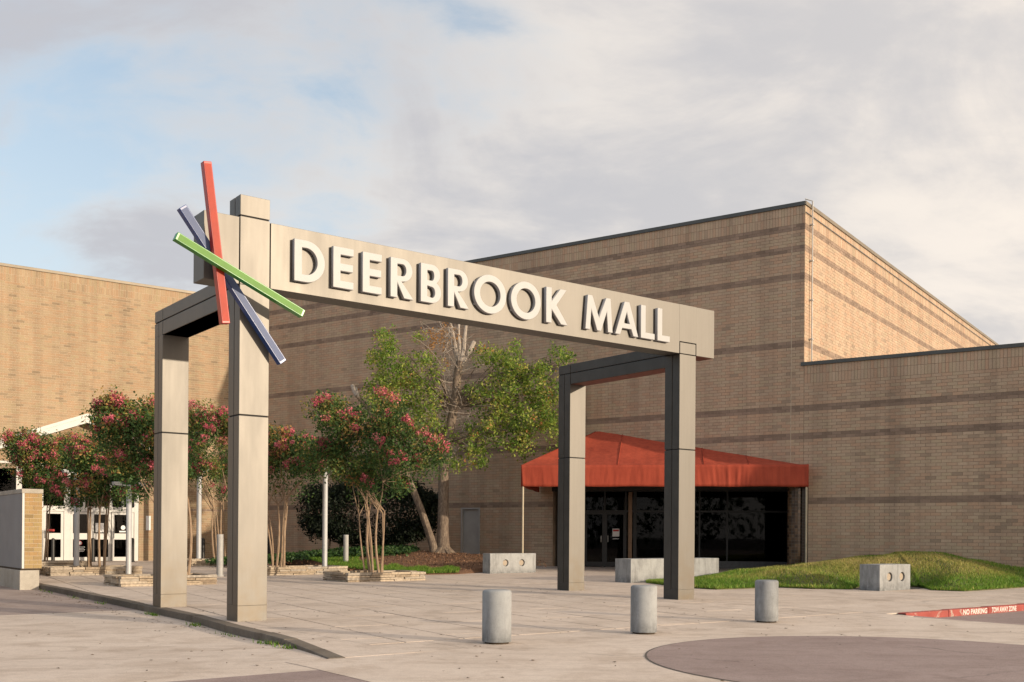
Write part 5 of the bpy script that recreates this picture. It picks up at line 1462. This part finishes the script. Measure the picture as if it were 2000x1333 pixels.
GEf = [gnd(*q)[:2] for q in ((1262, 1139), (1330, 1148), (1400, 1152), (1460, 1150), (1519, 1148), (1590, 1151), (1660, 1151.5), (1676, 1146), (1720, 1145), (1797, 1146), (1818, 1153), (1882, 1155.5), (1940, 1152), (2000, 1148), (2120, 1140))]
for a, b in zip(GEf, GEf[1:]):
    for k in range(8): FE.append(a + (b - a) * k / 8)
GEs = FE
B0 = W0 + WD * 6.4 + WN * .35; BDn = GEf[0] + np.array([.1, .1]) - B0; BLn = np.linalg.norm(BDn); BDn = BDn / BLn; BNn = np.array([-BDn[1], BDn[0]]); BNn = BNn if BNn[1] < 0 else -BNn
def to_back(a):
    # far edge: the long wall, or for the tapering left tip a line back to the entrance
    w = to_wall(a); s = float((w - W0) @ WD)
    d = w - a; den = float(d @ BNn)
    if abs(den) > 1e-6:
        t = float((B0 - a) @ BNn) / den
        if 0 < t < 1: return a + d * max(.02, t)
    return w
mound, fR = region_mesh('lawn', GEf, to_back, mound_h, M_lawn, 18)
gp_, gt = [], []
fRn = [np.array(q) for q in fR]; bk = [to_back(a) for a in fRn]
ii = 0
while len(gp_) < 70000:
    i = rng.integers(len(fRn) - 1); f = rng.random(); a = fRn[i] + (fRn[i + 1] - fRn[i]) * f; b = bk[i] + (bk[i + 1] - bk[i]) * f
    t = rng.random() if rng.random() > .06 else rng.normal() * .012; p = a + (b - a) * t
    if wall_gap(*p) < .03: continue
    z = mound_h(*p); 
    hgt = z - gz(p[1])
    dry = 1 / (1 + math.exp(-(hgt - .25) * 11)) * (1 if wall_gap(*p) > 1.3 else .25) * (.6 + .9 * noise2(p[0], p[1], .55))
    n2 = noise2(p[0] + 5, p[1], 1.3)
    gp_.append((p[0], p[1], z)); gt.append(.22 + .2 * n2 + .48 * min(1, dry) + rng.normal(0, .12))
blades('grass', gp_, .07, np.array(gt), M_grass, 8)

# far trees across the car park, behind and left of the camera: they show only as dark reflections
wc = []
for x0, y0, x1, y1, n_ in ((-62, 44, -58, -38, 34), (-58, -40, 24, -62, 34)):
    for k in range(n_):
        f = (k + rng.uniform(-.4, .4)) / n_; c = np.array([x0 + (x1 - x0) * f + rng.normal() * 2, y0 + (y1 - y0) * f + rng.normal() * 2, 0]); hgt = rng.uniform(7, 11)
        for _ in range(26):
            d = rng.normal(size=3); d /= np.linalg.norm(d); wc.append(c + np.array([d[0] * 2.8, d[1] * 2.8, hgt * .55 + d[2] * hgt * .45]))
V, F, T = leaf_cloud(np.array(wc), .8, 9, .8, lambda p, i, r_: r_.normal(.35, .2, len(p)), 77)
np_mesh('woodland', V, F, M_ivy, None, {'tone': T}, 'stuff', (0, 0, 0))

# ------------------------------------------------------------------ small things: weeds in the kerb gutter, fallen leaves
wp, wt = [], []
for uu, vv, n_, s_ in ((-.2, 3.3, 130, .16), (-.33, .9, 110, .14), (-.62, -2.6, 160, .22), (-.75, -3.4, 60, .15), (-.2, 6.5, 60, .2), (-.5, -.9, 50, .2), (-.2, 10.8, 60, .3), (-.22, 8.4, 40, .3)):
    for _ in range(n_ // 2):
        a = uu + rng.normal() * .035; b = vv + rng.normal() * s_; p = P(a - .02, b); wp.append((p[0], p[1], road_z(p[0], p[1]))); wt.append(rng.normal(.3, .2))
blades('weeds', wp, .05, np.array(wt), M_grass, 11, .01)
lp = []
for _ in range(520):
    if rng.random() < .35: u_, v_ = rng.uniform(-.75, -.2), rng.uniform(-4, 11)
    else: u_, v_ = rng.uniform(-8, 10), rng.uniform(-9.5, 8)
    p = P(u_, v_)
    z = road_z(p[0], p[1]) if (u_ < -.3 or v_ < -5) else gz(p[1])
    lp.append((p[0], p[1], z + .012))
V, F, T = leaf_cloud(np.array(lp), .004, 1, .05, lambda p, i, r_: r_.random(len(p)), 31, .9, .6, 6.)
V[:, 2] = np.repeat(np.array([q[2] for q in lp]), 4) + np.tile([0, .008, .002, .006], len(lp)) - .008
np_mesh('fallen_leaves', V, F, M_litter, None, {'tone': T}, 'stuff', (0, 0, 0))
